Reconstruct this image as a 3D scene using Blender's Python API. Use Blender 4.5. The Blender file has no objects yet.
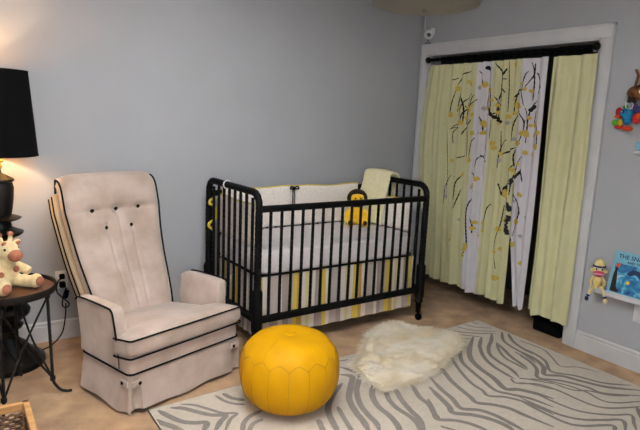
import bpy, bmesh, math, random
from mathutils import Vector, Matrix, noise
STRIPES=[(0.012,[(-0.296,-1.063),(-0.28,-1.121)]),(0.012,[(-0.387,-1.073),(-0.346,-1.164),(-0.256,-1.231)]),(0.012,[(-0.476,-1.079),(-0.416,-1.195),(-0.28,-1.286)]),(0.016,[(-0.59,-1.088),(-0.492,-1.205),(-0.32,-1.311)]),(0.014,[(-0.625,-1.152),(-0.463,-1.306)]),(0.012,[(-0.63,-1.25),(-0.547,-1.303)]),(0.03,[(-1.093,-1.472),(-1.094,-1.544),(-1.15,-1.664),(-1.18,-1.763),(-1.203,-1.858),(-1.22,-1.918),(-1.164,-1.971),(-1.116,-2.042),(-1.102,-2.124),(-1.069,-2.274)]),(0.022,[(-0.854,-1.398),(-0.919,-1.459),(-1.007,-1.605),(-1.07,-1.747),(-1.084,-1.841),(-1.104,-1.897),(-1.033,-1.953),(-0.985,-2.037),(-0.964,-2.138),(-0.963,-2.203)]),(0.026,[(-0.609,-1.267),(-0.773,-1.392),(-0.895,-1.519),(-0.946,-1.638),(-0.983,-1.755),(-1.017,-1.877),(-0.978,-1.947),(-0.921,-2.038),(-0.893,-2.156)]),(0.036,[(-0.517,-1.278),(-0.717,-1.421),(-0.82,-1.528),(-0.874,-1.649),(-0.904,-1.772),(-0.951,-1.889),(-0.894,-1.933),(-0.846,-2.008),(-0.809,-2.1)]),(0.026,[(-0.463,-1.306),(-0.556,-1.374),(-0.621,-1.427),(-0.717,-1.541),(-0.771,-1.653),(-0.791,-1.751),(-0.801,-1.837)]),(0.016,[(-0.814,-1.821),(-0.84,-1.873),(-0.782,-1.913),(-0.71,-2.034)]),(0.026,[(-0.346,-1.298),(-0.454,-1.383),(-0.569,-1.455),(-0.651,-1.536),(-0.689,-1.634),(-0.712,-1.746),(-0.757,-1.836)]),(0.016,[(-0.77,-1.84),(-0.72,-1.894),(-0.647,-1.992)]),(0.02,[(-0.451,-1.424),(-0.538,-1.514),(-0.604,-1.615),(-0.619,-1.71),(-0.63,-1.802)]),(0.026,[(-0.451,-1.424),(-0.505,-1.531),(-0.557,-1.627),(-0.582,-1.705),(-0.611,-1.789)]),(0.022,[(-0.249,-1.309),(-0.367,-1.413),(-0.412,-1.503),(-0.441,-1.635),(-0.493,-1.765)]),(0.024,[(-0.237,-1.354),(-0.324,-1.46),(-0.369,-1.569),(-0.389,-1.668)]),(0.016,[(-0.465,-1.581),(-0.483,-1.666),(-0.511,-1.756)]),(0.012,[(-0.27,-1.478),(-0.269,-1.511),(-0.261,-1.653),(-0.317,-1.753),(-0.391,-1.869),(-0.303,-1.933),(-0.255,-2.041)]),(0.022,[(-0.373,-1.555),(-0.371,-1.651),(-0.412,-1.773),(-0.513,-1.885),(-0.437,-1.989),(-0.37,-2.132),(-0.252,-2.229)]),(0.03,[(-0.424,-1.593),(-0.445,-1.72),(-0.504,-1.825),(-0.588,-1.891),(-0.512,-1.955),(-0.465,-2.059),(-0.4,-2.174),(-0.269,-2.288)]),(0.024,[(-0.49,-1.643),(-0.511,-1.737),(-0.569,-1.823),(-0.66,-1.899),(-0.57,-1.993),(-0.511,-2.113),(-0.497,-2.204),(-0.337,-2.322)]),(0.016,[(-0.771,-1.853),(-0.67,-1.923),(-0.597,-2.037),(-0.572,-2.149),(-0.586,-2.243),(-0.53,-2.305),(-0.369,-2.369)]),(0.016,[(-0.65,-1.964),(-0.619,-2.09),(-0.544,-2.145),(-0.493,-2.226),(-0.399,-2.293)]),(0.018,[(-0.828,-1.896),(-0.74,-1.944),(-0.7,-2.051),(-0.695,-2.187),(-0.669,-2.278),(-0.587,-2.336),(-0.432,-2.4)]),(0.018,[(-0.893,-1.944),(-0.85,-1.995),(-0.841,-2.107),(-0.822,-2.217),(-0.773,-2.293),(-0.68,-2.364),(-0.6,-2.409),(-0.675,-2.463),(-0.741,-2.512)]),(0.022,[(-0.965,-1.999),(-0.953,-2.12),(-0.931,-2.228),(-0.872,-2.307),(-0.779,-2.364),(-0.695,-2.416),(-0.793,-2.483)]),(0.022,[(-0.995,-2.021),(-0.99,-2.171),(-0.978,-2.281),(-0.929,-2.342),(-0.792,-2.415),(-0.844,-2.454)]),(0.024,[(-0.488,-2.384),(-0.559,-2.436),(-0.621,-2.493)]),(0.03,[(-1.235,-1.591),(-1.282,-1.719),(-1.306,-1.825),(-1.341,-1.917),(-1.273,-1.976),(-1.241,-2.047),(-1.233,-2.133),(-1.23,-2.24)]),(0.034,[(-1.319,-1.662),(-1.354,-1.775),(-1.383,-1.871),(-1.411,-1.93),(-1.344,-1.989),(-1.296,-2.057),(-1.271,-2.14),(-1.279,-2.212)]),(0.028,[(-1.423,-1.76),(-1.494,-1.873),(-1.528,-1.933),(-1.462,-1.984),(-1.414,-2.05),(-1.384,-2.152)]),(0.018,[(-1.562,-1.986),(-1.523,-2.065)]),(0.034,[(-1.574,-1.484),(-1.662,-1.581),(-1.71,-1.689),(-1.719,-1.789),(-1.742,-1.875),(-1.774,-1.932)]),(0.03,[(-1.549,-1.56),(-1.611,-1.655),(-1.636,-1.752),(-1.633,-1.847),(-1.651,-1.926),(-1.689,-1.98)]),(0.032,[(-1.496,-1.577),(-1.553,-1.687),(-1.589,-1.799),(-1.61,-1.89),(-1.673,-1.988)]),(0.03,[(-1.383,-1.588),(-1.45,-1.722),(-1.462,-1.805),(-1.505,-1.889),(-1.52,-1.937)]),(0.032,[(-1.618,-1.218),(-1.583,-1.293),(-1.572,-1.36),(-1.635,-1.425),(-1.711,-1.507),(-1.78,-1.629),(-1.81,-1.738),(-1.822,-1.811),(-1.858,-1.884)]),(0.036,[(-1.675,-1.298),(-1.631,-1.357),(-1.7,-1.44),(-1.796,-1.553),(-1.846,-1.677),(-1.867,-1.765),(-1.901,-1.859)]),(0.026,[(-1.895,-1.586),(-1.926,-1.673),(-1.952,-1.756),(-1.971,-1.82)]),(0.034,[(-1.727,-1.395),(-1.815,-1.45),(-1.91,-1.534),(-1.967,-1.609),(-2.006,-1.707),(-2.03,-1.787)]),(0.03,[(-2.051,-1.642),(-2.091,-1.752)]),(0.014,[(-1.578,-1.152),(-1.514,-1.162)]),(0.02,[(-2.394,-1.18),(-2.376,-1.257),(-2.346,-1.306),(-2.299,-1.341)]),(0.028,[(-2.352,-1.18),(-2.33,-1.249),(-2.281,-1.303)]),(0.02,[(-2.582,-1.18),(-2.524,-1.224),(-2.474,-1.298),(-2.432,-1.362),(-2.374,-1.399),(-2.425,-1.435),(-2.49,-1.52)]),(0.03,[(-2.638,-1.19),(-2.584,-1.226),(-2.533,-1.296),(-2.487,-1.352),(-2.429,-1.39),(-2.471,-1.429),(-2.536,-1.503)]),(0.032,[(-2.697,-1.184),(-2.671,-1.258),(-2.633,-1.337),(-2.584,-1.379),(-2.534,-1.408),(-2.581,-1.477)]),(0.034,[(-2.743,-1.257),(-2.715,-1.31),(-2.68,-1.367),(-2.654,-1.445)]),(0.026,[(-2.251,-1.433),(-2.323,-1.453),(-2.377,-1.491),(-2.423,-1.566)]),(0.024,[(-2.285,-1.508),(-2.35,-1.526),(-2.397,-1.581)]),(0.026,[(-2.622,-1.677),(-2.244,-1.788)]),(0.026,[(-2.622,-1.793),(-2.244,-1.89),(-1.867,-2.03),(-1.489,-2.242)]),(0.026,[(-2.622,-1.894),(-2.244,-2.005),(-1.867,-2.179),(-1.489,-2.398),(-1.111,-2.454)]),(0.026,[(-2.622,-2.007),(-2.244,-2.149),(-1.867,-2.318),(-1.489,-2.552),(-1.111,-2.574),(-0.733,-2.659)]),(0.026,[(-2.622,-2.147),(-2.244,-2.307),(-1.867,-2.455),(-1.489,-2.635),(-1.111,-2.708),(-0.733,-2.782),(-0.356,-2.933)]),(0.026,[(-2.622,-2.305),(-2.244,-2.455),(-1.867,-2.572),(-1.489,-2.726),(-1.111,-2.836),(-0.733,-2.931),(-0.356,-3.091)]),(0.026,[(-2.622,-2.455),(-2.244,-2.575),(-1.867,-2.676),(-1.489,-2.873),(-1.111,-2.952),(-0.733,-3.089),(-0.356,-3.229)]),(0.026,[(-2.622,-2.579),(-2.244,-2.677),(-1.867,-2.804),(-1.489,-3.02),(-1.111,-3.092),(-0.733,-3.231),(-0.356,-3.34)]),(0.026,[(-2.622,-2.683),(-2.244,-2.787),(-1.867,-2.956),(-1.489,-3.167),(-1.111,-3.234),(-0.733,-3.345),(-0.356,-3.441)]),(0.026,[(-2.622,-2.789),(-2.244,-2.922),(-1.867,-3.095),(-1.489,-3.332),(-1.111,-3.357),(-0.733,-3.446)]),(0.026,[(-2.622,-2.921),(-2.244,-3.079),(-1.867,-3.235),(-1.489,-3.433),(-1.111,-3.485)]),(0.026,[(-2.622,-3.076),(-2.244,-3.232),(-1.867,-3.358),(-1.489,-3.512)]),(0.026,[(-2.622,-3.232),(-2.244,-3.361),(-1.867,-3.463)]),(0.026,[(-2.622,-3.364),(-2.244,-3.466)])]
BRANCHES=[(0.009,[(-0.62,1.88),(-0.548,1.84),(-0.506,1.776)]),(0.008,[(-0.451,1.814),(-0.51,1.827)]),(0.008,[(-0.508,1.754),(-0.477,1.68),(-0.465,1.606),(-0.463,1.53)]),(0.007,[(-0.551,1.731),(-0.581,1.636)]),(0.009,[(-0.711,1.662),(-0.633,1.607),(-0.591,1.548),(-0.587,1.501)]),(0.008,[(-0.673,1.506),(-0.615,1.423)]),(0.007,[(-0.475,1.425),(-0.55,1.473)]),(0.008,[(-0.705,1.874),(-0.757,1.819),(-0.783,1.748)]),(0.03,[(-0.779,1.901),(-0.825,1.878)]),(0.011,[(-0.867,1.927),(-0.919,1.854),(-0.923,1.746),(-0.925,1.664),(-0.953,1.575)]),(0.016,[(-0.983,1.878),(-0.933,1.806)]),(0.008,[(-0.933,1.806),(-0.987,1.804)]),(0.009,[(-0.939,1.759),(-0.982,1.707)]),(0.024,[(-0.827,1.608),(-0.861,1.546),(-0.916,1.519),(-0.98,1.493)]),(0.009,[(-0.816,1.545),(-0.895,1.556),(-0.909,1.581)]),(0.006,[(-1.001,1.93),(-1.015,1.744),(-1.02,1.569)]),(0.012,[(-1.129,1.731),(-1.081,1.676)]),(0.006,[(-1.13,1.722),(-1.16,1.611)]),(0.009,[(-1.207,1.903),(-1.203,1.817),(-1.154,1.747)]),(0.012,[(-1.222,1.841),(-1.269,1.764),(-1.287,1.738)]),(0.018,[(-1.283,1.747),(-1.248,1.698)]),(0.026,[(-1.236,1.618),(-1.203,1.575)]),(0.009,[(-1.134,1.564),(-1.173,1.506),(-1.181,1.444)]),(0.007,[(-1.241,1.579),(-1.238,1.482)]),(0.006,[(-0.485,1.428),(-0.553,1.446)]),(0.008,[(-0.553,1.453),(-0.509,1.391),(-0.519,1.309)]),(0.007,[(-0.666,1.487),(-0.615,1.426),(-0.6,1.381)]),(0.005,[(-0.655,1.413),(-0.669,1.207)]),(0.008,[(-0.592,1.193),(-0.639,1.219)]),(0.004,[(-0.456,1.404),(-0.48,1.191),(-0.498,0.85)]),(0.006,[(-0.652,1.1),(-0.604,1.004),(-0.6,0.857)]),(0.007,[(-0.83,1.435),(-0.841,1.264),(-0.791,1.217),(-0.78,1.157)]),(0.009,[(-0.798,1.239),(-0.859,1.187)]),(0.03,[(-0.909,1.508),(-0.975,1.49)]),(0.006,[(-0.866,1.507),(-0.865,1.366)]),(0.011,[(-0.984,1.247),(-1.047,1.282),(-1.112,1.318)]),(0.009,[(-1.123,1.332),(-1.105,1.243),(-1.134,1.115)]),(0.006,[(-0.979,1.427),(-0.992,1.247)]),(0.036,[(-1.194,1.145),(-1.135,1.102),(-1.062,1.028),(-1.033,0.956)]),(0.014,[(-0.992,1.036),(-1.033,0.956)]),(0.009,[(-1.183,1.515),(-1.18,1.449),(-1.155,1.361)]),(0.009,[(-1.192,1.166),(-1.214,1.077)]),(0.006,[(-0.778,0.928),(-0.756,0.872)]),(0.008,[(-1.132,1.067),(-1.152,0.931)]),(0.02,[(-1.053,0.959),(-1.082,0.928)]),(0.009,[(-0.781,0.961),(-0.721,0.807),(-0.74,0.513),(-0.718,0.421)]),(0.005,[(-0.627,0.941),(-0.605,0.788)]),(0.034,[(-1.026,0.975),(-1.079,0.921),(-1.124,0.837),(-1.099,0.758),(-1.12,0.676)]),(0.02,[(-1.118,0.688),(-1.165,0.637)]),(0.009,[(-1.13,1.007),(-1.211,0.885),(-1.199,0.771),(-1.171,0.675)]),(0.006,[(-1.051,0.883),(-1.043,0.719),(-1.018,0.574),(-1.049,0.391)]),(0.009,[(-1.248,0.829),(-1.286,0.809)])]
BLOOMS=[(-0.509,1.746,0.022,'Y'),(-0.472,1.538,0.022,'Y'),(-0.781,1.769,0.022,'Y'),(-0.825,1.731,0.022,'Y'),(-1.121,1.61,0.022,'Y'),(-1.052,1.907,0.022,'Y'),(-1.253,1.482,0.022,'Y'),(-0.611,1.795,0.018,'Y'),(-0.632,1.777,0.018,'Y'),(-1.065,1.67,0.018,'Y'),(-1.1,1.623,0.018,'Y'),(-0.808,1.467,0.018,'Y'),(-1.025,1.535,0.018,'Y'),(-0.678,1.542,0.018,'Y'),(-1.116,1.581,0.018,'Y'),(-0.757,1.508,0.016,'G'),(-0.793,1.594,0.016,'G'),(-0.719,1.75,0.016,'G'),(-0.695,1.4,0.02,'Y'),(-0.797,1.483,0.02,'Y'),(-0.895,1.332,0.02,'Y'),(-0.753,1.148,0.02,'Y'),(-0.792,1.056,0.02,'Y'),(-1.145,1.351,0.02,'Y'),(-1.168,1.422,0.02,'Y'),(-1.115,1.065,0.02,'Y'),(-1.05,0.983,0.02,'Y'),(-1.128,1.028,0.02,'Y'),(-0.908,1.297,0.016,'Y'),(-0.636,1.068,0.016,'Y'),(-0.524,1.172,0.016,'Y'),(-1.208,1.285,0.016,'Y'),(-1.256,1.275,0.016,'Y'),(-1.255,1.407,0.016,'Y'),(-1.207,0.98,0.016,'Y'),(-1.063,0.946,0.016,'Y'),(-1.124,1.355,0.016,'Y'),(-1.085,1.04,0.015,'G'),(-0.756,1.037,0.015,'G'),(-1.022,1.49,0.015,'G'),(-0.743,0.983,0.015,'G'),(-0.759,1.41,0.015,'G'),(-0.572,0.549,0.022,'Y'),(-0.74,0.506,0.022,'Y'),(-1.032,0.694,0.022,'Y'),(-1.197,0.782,0.022,'Y'),(-1.179,0.613,0.022,'Y'),(-1.049,0.319,0.022,'Y'),(-1.055,0.963,0.022,'Y'),(-0.58,0.779,0.016,'Y'),(-0.718,0.421,0.016,'Y'),(-1.064,0.77,0.016,'Y'),(-1.025,0.516,0.016,'Y'),(-1.198,0.983,0.016,'Y'),(-1.12,0.983,0.016,'Y'),(-0.857,0.617,0.016,'Y'),(-1.075,0.863,0.016,'Y'),(-0.559,0.513,0.016,'Y'),(-0.728,0.473,0.016,'Y'),(-1.063,0.548,0.016,'Y'),(-1.26,0.49,0.016,'Y'),(-1.165,0.934,0.013,'G'),(-1.235,0.688,0.013,'G'),(-0.638,0.694,0.013,'G')]
FLEECE=[(-0.965,-0.827),(-0.84,-0.824),(-0.796,-0.957),(-0.706,-1.047),(-0.62,-1.175),(-0.686,-1.319),(-0.819,-1.414),(-0.975,-1.467),(-1.098,-1.528),(-1.23,-1.577),(-1.369,-1.599),(-1.502,-1.606),(-1.597,-1.567),(-1.604,-1.47),(-1.575,-1.36),(-1.545,-1.241),(-1.426,-1.176),(-1.294,-1.037),(-1.138,-0.906)]

random.seed(7)
SC = bpy.context.scene
COL = SC.collection
PI = math.pi
sin, cos = math.sin, math.cos

# ------------------------------------------------------------------ materials
def lin(c):
    return tuple(((v/255)/12.92 if v/255 <= .04045 else ((v/255+.055)/1.055)**2.4) for v in c) + (1,)
def mat(name, rgb, rough=.7, rgb2=None, scale=20, bump=0, bscale=None, metal=0, sheen=0, detail=4, spec=.5, coat=0, stretch=None, contrast=(.35, .65)):
    m = bpy.data.materials.new(name); m.use_nodes = True
    nt = m.node_tree; b = nt.nodes['Principled BSDF']
    b.inputs['Roughness'].default_value = rough; b.inputs['Metallic'].default_value = metal
    b.inputs['Specular IOR Level'].default_value = spec
    b.inputs['Sheen Weight'].default_value = sheen; b.inputs['Coat Weight'].default_value = coat
    tc = nt.nodes.new('ShaderNodeTexCoord'); src = tc.outputs['Object']
    if stretch:
        mp = nt.nodes.new('ShaderNodeMapping'); mp.inputs['Scale'].default_value = stretch
        nt.links.new(src, mp.inputs['Vector']); src = mp.outputs['Vector']
    c1 = lin(rgb); c2 = lin(rgb2) if rgb2 else tuple(v*.9 for v in c1[:3])+(1,)
    n = nt.nodes.new('ShaderNodeTexNoise'); n.inputs['Scale'].default_value = scale; n.inputs['Detail'].default_value = detail
    nt.links.new(src, n.inputs['Vector'])
    r = nt.nodes.new('ShaderNodeValToRGB'); r.color_ramp.elements[0].color = c1; r.color_ramp.elements[1].color = c2
    r.color_ramp.elements[0].position = contrast[0]; r.color_ramp.elements[1].position = contrast[1]
    nt.links.new(n.outputs['Fac'], r.inputs['Fac']); nt.links.new(r.outputs['Color'], b.inputs['Base Color'])
    if bump:
        n2 = nt.nodes.new('ShaderNodeTexNoise'); n2.inputs['Scale'].default_value = bscale or scale*6; n2.inputs['Detail'].default_value = 5
        nt.links.new(src, n2.inputs['Vector'])
        bp_ = nt.nodes.new('ShaderNodeBump'); bp_.inputs['Strength'].default_value = bump; bp_.inputs['Distance'].default_value = .01
        nt.links.new(n2.outputs['Fac'], bp_.inputs['Height']); nt.links.new(bp_.outputs['Normal'], b.inputs['Normal'])
    return m
def emit(name, rgb, st):
    m = bpy.data.materials.new(name); m.use_nodes = True; b = m.node_tree.nodes['Principled BSDF']
    b.inputs['Base Color'].default_value = lin(rgb); b.inputs['Emission Color'].default_value = lin(rgb); b.inputs['Emission Strength'].default_value = st
    return m
M = dict(
 wall=mat('grey wall paint', (169,171,176), .85, (166,168,173), 3, .08, 160),
 ceil=mat('ceiling paint', (214,213,210), .9),
 trim=mat('white trim paint', (206,206,208), .45, (200,200,202), 8),
 carpet=mat('tan carpet pile', (200,162,122), .98, (162,127,94), 7, .9, 260, sheen=.1, detail=10, contrast=(.34,.66)),
 closet=mat('shade-darkened closet paint', (70,70,73), .9),  # wall grey darkened: the closet's shade is put into this colour
 black=mat('black lacquer', (6,6,6), .6, (9,8,8), 30, .05, spec=.12),
 blackmat=mat('matte black', (8,8,8), .9, spec=.08),
 iron=mat('dark iron', (18,16,15), .55, (26,22,20), 60, .2, spec=.2),
 lampwood=mat('black lamp finish', (11,10,11), .4, (16,15,15), 12, spec=.2),
 shade=mat('black shade cloth', (6,6,7), .95, (9,9,10), 90, spec=.1),
 shadein=mat('gold shade lining', (208,180,120), .6),
 brass=mat('brass', (190,150,70), .3, metal=.9),
 bulb=emit('lit bulb', (255,205,140), 12),
 suede=mat('beige suede', (182,163,153), .9, (158,138,124), 6, .25, 120, sheen=.4, detail=6),
 suede2=mat('lining beige suede', (194,174,144), .9, (180,160,130), 7, .2, 120, sheen=.3),
 pipe=mat('black piping', (10,9,11), .85, spec=.1),
 yellow=mat('yellow leather', (194,141,1), .55, (186,133,1), 10, .12, 90, spec=.12),
 seam=mat('pouf stitching', (146,102,6), .7),
 rug=mat('cream rug wool', (200,188,172), .97, (190,177,161), 40, .5, 400, sheen=.2),
 rugs=mat('taupe rug stripe', (132,123,116), .97, (121,112,106), 60, .5, 400),
 rugb=mat('rug binding', (96,88,84), .9),
 fleece=mat('ivory sheepskin', (248,238,220), .95, (228,208,170), 6, 0, sheen=.5, detail=6),
 sheet=mat('pale grey sheet', (218,211,211), .9, (210,203,204), 60, .15, 300),
 bumper=mat('cream bumper cloth', (246,238,230), .9, (234,225,217), 90, .15, 160, contrast=(.45,.55)),
 yelpipe=mat('yellow piping', (214,190,60), .8),
 ctY=mat('pale lime curtain cloth', (203,200,158), .9, (198,195,151), 12, .15, 500, sheen=.2),
 ctW=mat('white curtain cloth', (210,207,212), .9, (204,200,208), 12, .15, 500, sheen=.2),
 branch=mat('black branch print', (18,17,20), .9),
 bloomY=mat('yellow blossom print', (206,180,92), .9, (190,160,66), 100),
 bloomG=mat('grey blossom print', (172,166,168), .9, (150,146,150), 200),
 lionY=mat('yellow plush', (250,206,34), .95, (236,184,20), 60, .5, 300, sheen=.2),
 lionB=mat('dark brown plush', (44,27,17), .95, (30,18,12), 60, .6, 300),
 knit=mat('pale yellow knit', (252,244,206), .95, (244,234,188), 50, .3, 300),
 plush=mat('cream plush', (244,220,168), .98, (230,202,146), 40, .8, 240, sheen=.4),
 plushS=mat('rust plush', (178,112,86), .98, (160,96,72), 50, .8, 240),
 tablewood=mat('brown table wood', (96,58,34), .45, (66,38,22), 4, .1, stretch=(1,8,1)),
 cratewood=mat('honey wood', (190,144,90), .55, (164,118,70), 6, .1, stretch=(1,6,6)),
 weave=mat('brown weave', (128,96,74), .85, (84,58,42), 70, .8, 120),
 white=mat('white plastic', (222,222,224), .4, (214,214,216), 8),
 grey=mat('grey plastic', (110,110,114), .5),
 lens=mat('dark lens', (20,20,26), .15),
 blue=mat('blue plush', (20,128,176), .9, (14,106,156), 50, .5, 250),
 orange=mat('orange plush', (226,86,30), .9, (206,66,22), 50, .5, 250),
 red=mat('red plush', (190,30,36), .9, (166,22,30), 50, .5, 250),
 green=mat('green plush', (98,176,42), .9, (70,150,36), 50, .5, 250),
 yel=mat('bright yellow plush', (240,200,50), .9, (222,176,36), 50, .5, 250),
 paley=mat('pale yellow sock cloth', (232,204,104), .95, (226,216,186), 90, .3, 250, contrast=(.45,.55)),
 navy=mat('navy plush', (36,40,96), .9, (26,30,76), 50, .5, 250),
 pink=mat('pink plush', (214,84,112), .9, (196,66,96), 50, .5, 250),
 purple=mat('purple plush', (84,50,120), .9, (66,38,100), 50, .5, 250),
 brown=mat('brown plush', (120,76,36), .95, (74,44,22), 40, .7, 240),
 skyblue=mat('light blue cloth', (122,176,206), .9),
 coverB=mat('cyan book cover', (112,172,192), .5, (124,184,202), 14),
 pages=mat('paper', (226,222,212), .8),
 frost=mat('frosted fixture diffuser', (112,110,105), .5, (108,106,101), 6),
 steel=mat('brushed nickel', (150,148,144), .35, metal=.8),
 ink=mat('dark blue print', (20,36,80), .7),
)
def stripe_mat():
    m = bpy.data.materials.new('striped crib skirt cloth'); m.use_nodes = True; nt = m.node_tree; b = nt.nodes['Principled BSDF']; b.inputs['Roughness'].default_value = .9
    tc = nt.nodes.new('ShaderNodeTexCoord'); sx = nt.nodes.new('ShaderNodeSeparateXYZ'); nt.links.new(tc.outputs['Object'], sx.inputs[0])
    ad = nt.nodes.new('ShaderNodeMath'); ad.operation = 'ADD'; nt.links.new(sx.outputs['X'], ad.inputs[0]); nt.links.new(sx.outputs['Y'], ad.inputs[1])
    mu = nt.nodes.new('ShaderNodeMath'); mu.operation = 'MULTIPLY'; mu.inputs[1].default_value = 1/.78; nt.links.new(ad.outputs[0], mu.inputs[0])
    fr = nt.nodes.new('ShaderNodeMath'); fr.operation = 'FRACT'; nt.links.new(mu.outputs[0], fr.inputs[0])
    r = nt.nodes.new('ShaderNodeValToRGB'); r.color_ramp.interpolation = 'CONSTANT'; nt.links.new(fr.outputs[0], r.inputs['Fac'])
    W=(222,212,200); Y=(212,186,78); O=(190,152,70); G=(158,144,138); T=(184,170,164); L=(212,200,150)
    seq=[(0,W),(.04,Y),(.09,O),(.13,W),(.20,T),(.28,W),(.31,G),(.37,T),(.42,Y),(.46,O),(.50,W),(.53,L),(.58,W),(.64,G),(.70,Y),(.74,W),(.79,T),(.86,G),(.9,W),(.95,L)]
    els = r.color_ramp.elements
    els[0].position=0; els[0].color=lin(seq[0][1]); els[1].position=seq[1][0]; els[1].color=lin(seq[1][1])
    for p,cc in seq[2:]:
        e = els.new(p); e.color = lin(cc)
    nt.links.new(r.outputs['Color'], b.inputs['Base Color'])
    return m
M['stripe'] = stripe_mat()
def glass_mat():
    m = bpy.data.materials.new('window glass'); m.use_nodes = True; nt = m.node_tree; b = nt.nodes['Principled BSDF']
    b.inputs['Transmission Weight'].default_value = 1; b.inputs['Roughness'].default_value = 0; b.inputs['IOR'].default_value = 1.1
    return m
M['glass'] = glass_mat()

# ------------------------------------------------------------------ mesh builder
def cr(pts, k=6):
    P = [Vector(p) for p in pts]
    if len(P) < 3: return [P[0].lerp(P[-1], i/k) for i in range(k+1)]
    out = []
    for i in range(len(P)-1):
        a = P[i-1] if i else P[0]*2-P[1]; b = P[i]; c = P[i+1]; d = P[i+2] if i+2 < len(P) else P[-1]*2-P[-2]
        for j in range(k):
            t = j/k
            out.append(.5*((2*b)+(c-a)*t+(2*a-5*b+4*c-d)*t*t+(3*b-a-3*c+d)*t**3))
    out.append(P[-1]); return out
class B:
    def __init__(s): s.bm = bmesh.new(); s.mi = 0
    def _f(s, vs):
        try: f = s.bm.faces.new(vs); f.material_index = s.mi; f.smooth = True; return f
        except ValueError: return None
    def box(s, c, d, rot=None, bev=0):
        r = bmesh.ops.create_cube(s.bm, size=1); vs = r['verts']
        for v in vs: v.co = Vector((v.co.x*d[0], v.co.y*d[1], v.co.z*d[2]))
        fs = {f for v in vs for f in v.link_faces}
        for f in fs: f.material_index = s.mi
        if bev:
            es = list({e for v in vs for e in v.link_edges})
            rr = bmesh.ops.bevel(s.bm, geom=es, offset=bev, segments=3, affect='EDGES', profile=.5)
            vs = list({v for f in rr['faces'] for v in f.verts} | {v for v in vs if v.is_valid})
            for f in rr['faces']: f.smooth = True; f.material_index = s.mi
        mtx = Matrix.Translation(Vector(c)) @ (rot.to_4x4() if rot else Matrix())
        for v in vs: v.co = mtx @ v.co
        return s
    def b2(s, lo, hi, bev=0):
        return s.box([(a+b)/2 for a, b in zip(lo, hi)], [abs(b-a) for a, b in zip(lo, hi)], None, bev)
    def loft(s, rings, cap=True, close=False):
        R = [[s.bm.verts.new(p) for p in r] for r in rings]; n = len(R[0])
        m = len(R)
        for i in range(m if close else m-1):
            a, b = R[i], R[(i+1) % m]
            for j in range(n): s._f((a[j], a[(j+1) % n], b[(j+1) % n], b[j]))
        if cap and not close:
            s._f(list(reversed(R[0]))); s._f(R[-1])
        return s
    def sheet(s, rows):
        R = [[s.bm.verts.new(p) for p in r] for r in rows]
        for i in range(len(R)-1):
            for j in range(len(R[0])-1): s._f((R[i][j], R[i][j+1], R[i+1][j+1], R[i+1][j]))
        return s
    def lathe(s, prof, c=(0,0,0), n=24, mtx=None):
        rings = []
        for r, z in prof:
            rings.append([Vector((max(r,.0004)*cos(2*PI*j/n), max(r,.0004)*sin(2*PI*j/n), z)) for j in range(n)])
        C = Vector(c)
        rings = [[(mtx @ p if mtx else p)+C for p in r] for r in rings]
        return s.loft(rings)
    def tube(s, path, r, n=8, close=False):
        P = [Vector(p) for p in path]; m = len(P)
        rr = r if callable(r) else (lambda i: r)
        T = []
        for i in range(m):
            a = P[(i-1) % m] if (i or close) else P[i]; b = P[(i+1) % m] if (i < m-1 or close) else P[i]
            t = (b-a); T.append(t.normalized() if t.length > 1e-9 else Vector((0,0,1)))
        u = T[0].orthogonal().normalized(); rings = []
        for i in range(m):
            u = (u - T[i]*u.dot(T[i])); u = u.normalized() if u.length > 1e-6 else T[i].orthogonal().normalized(); w = T[i].cross(u)
            q = rr(i)
            rings.append([P[i]+(u*cos(2*PI*j/n)+w*sin(2*PI*j/n))*q for j in range(n)])
        return s.loft(rings, True, close)
    def ell(s, c, r, rot=None, n=20, m=12):
        rings = []
        for i in range(m+1):
            th = PI*i/m; rad = max(sin(th), .02)
            rings.append([Vector((r[0]*rad*cos(2*PI*j/n), r[1]*rad*sin(2*PI*j/n), -r[2]*cos(th))) for j in range(n)])
        C = Vector(c)
        rings = [[(rot @ p if rot else p)+C for p in q] for q in rings]
        return s.loft(rings)
    def prism(s, poly, axis, a, b, bev=0):
        # poly: 2d outline in the two other axes; extruded from a to b along axis
        def mk(p, q):
            return {'x': (q, p[0], p[1]), 'y': (p[0], q, p[1]), 'z': (p[0], p[1], q)}[axis]
        va = [s.bm.verts.new(mk(p, a)) for p in poly]; vb = [s.bm.verts.new(mk(p, b)) for p in poly]
        n = len(poly); fs = [s.bm.faces.new(list(reversed(va))), s.bm.faces.new(vb)]
        for i in range(n): fs.append(s.bm.faces.new((va[i], va[(i+1) % n], vb[(i+1) % n], vb[i])))
        for f in fs: f.material_index = s.mi
        if bev:
            es = list(set(fs[0].edges) | set(fs[1].edges))
            rr = bmesh.ops.bevel(s.bm, geom=es, offset=bev, segments=3, affect='EDGES', profile=.5)
            for f in rr['faces']: f.material_index = s.mi; f.smooth = True
        return s
    def build(s, name, mats, parent=None, loc=None, rotz=0, mods=(), flat=False):
        bmesh.ops.recalc_face_normals(s.bm, faces=s.bm.faces)
        me = bpy.data.meshes.new(name); s.bm.to_mesh(me); s.bm.free()
        if not isinstance(mats, (list, tuple)): mats = [mats]
        for k in mats: me.materials.append(M[k])
        if flat:
            for p in me.polygons: p.use_smooth = False
        else:
            me.set_sharp_from_angle(angle=math.radians(40))
        o = bpy.data.objects.new(name, me); COL.objects.link(o)
        if parent: o.parent = parent
        if loc: o.location = loc
        if rotz: o.rotation_euler = (0, 0, rotz)
        for kind, kw in mods:
            md = o.modifiers.new(kind.lower(), kind)
            for a, v in kw.items(): setattr(md, a, v)
        return o
def tag(o, label, cat, group=None):
    o['label'] = label; o['category'] = cat
    if group: o['group'] = group
    return o
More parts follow.
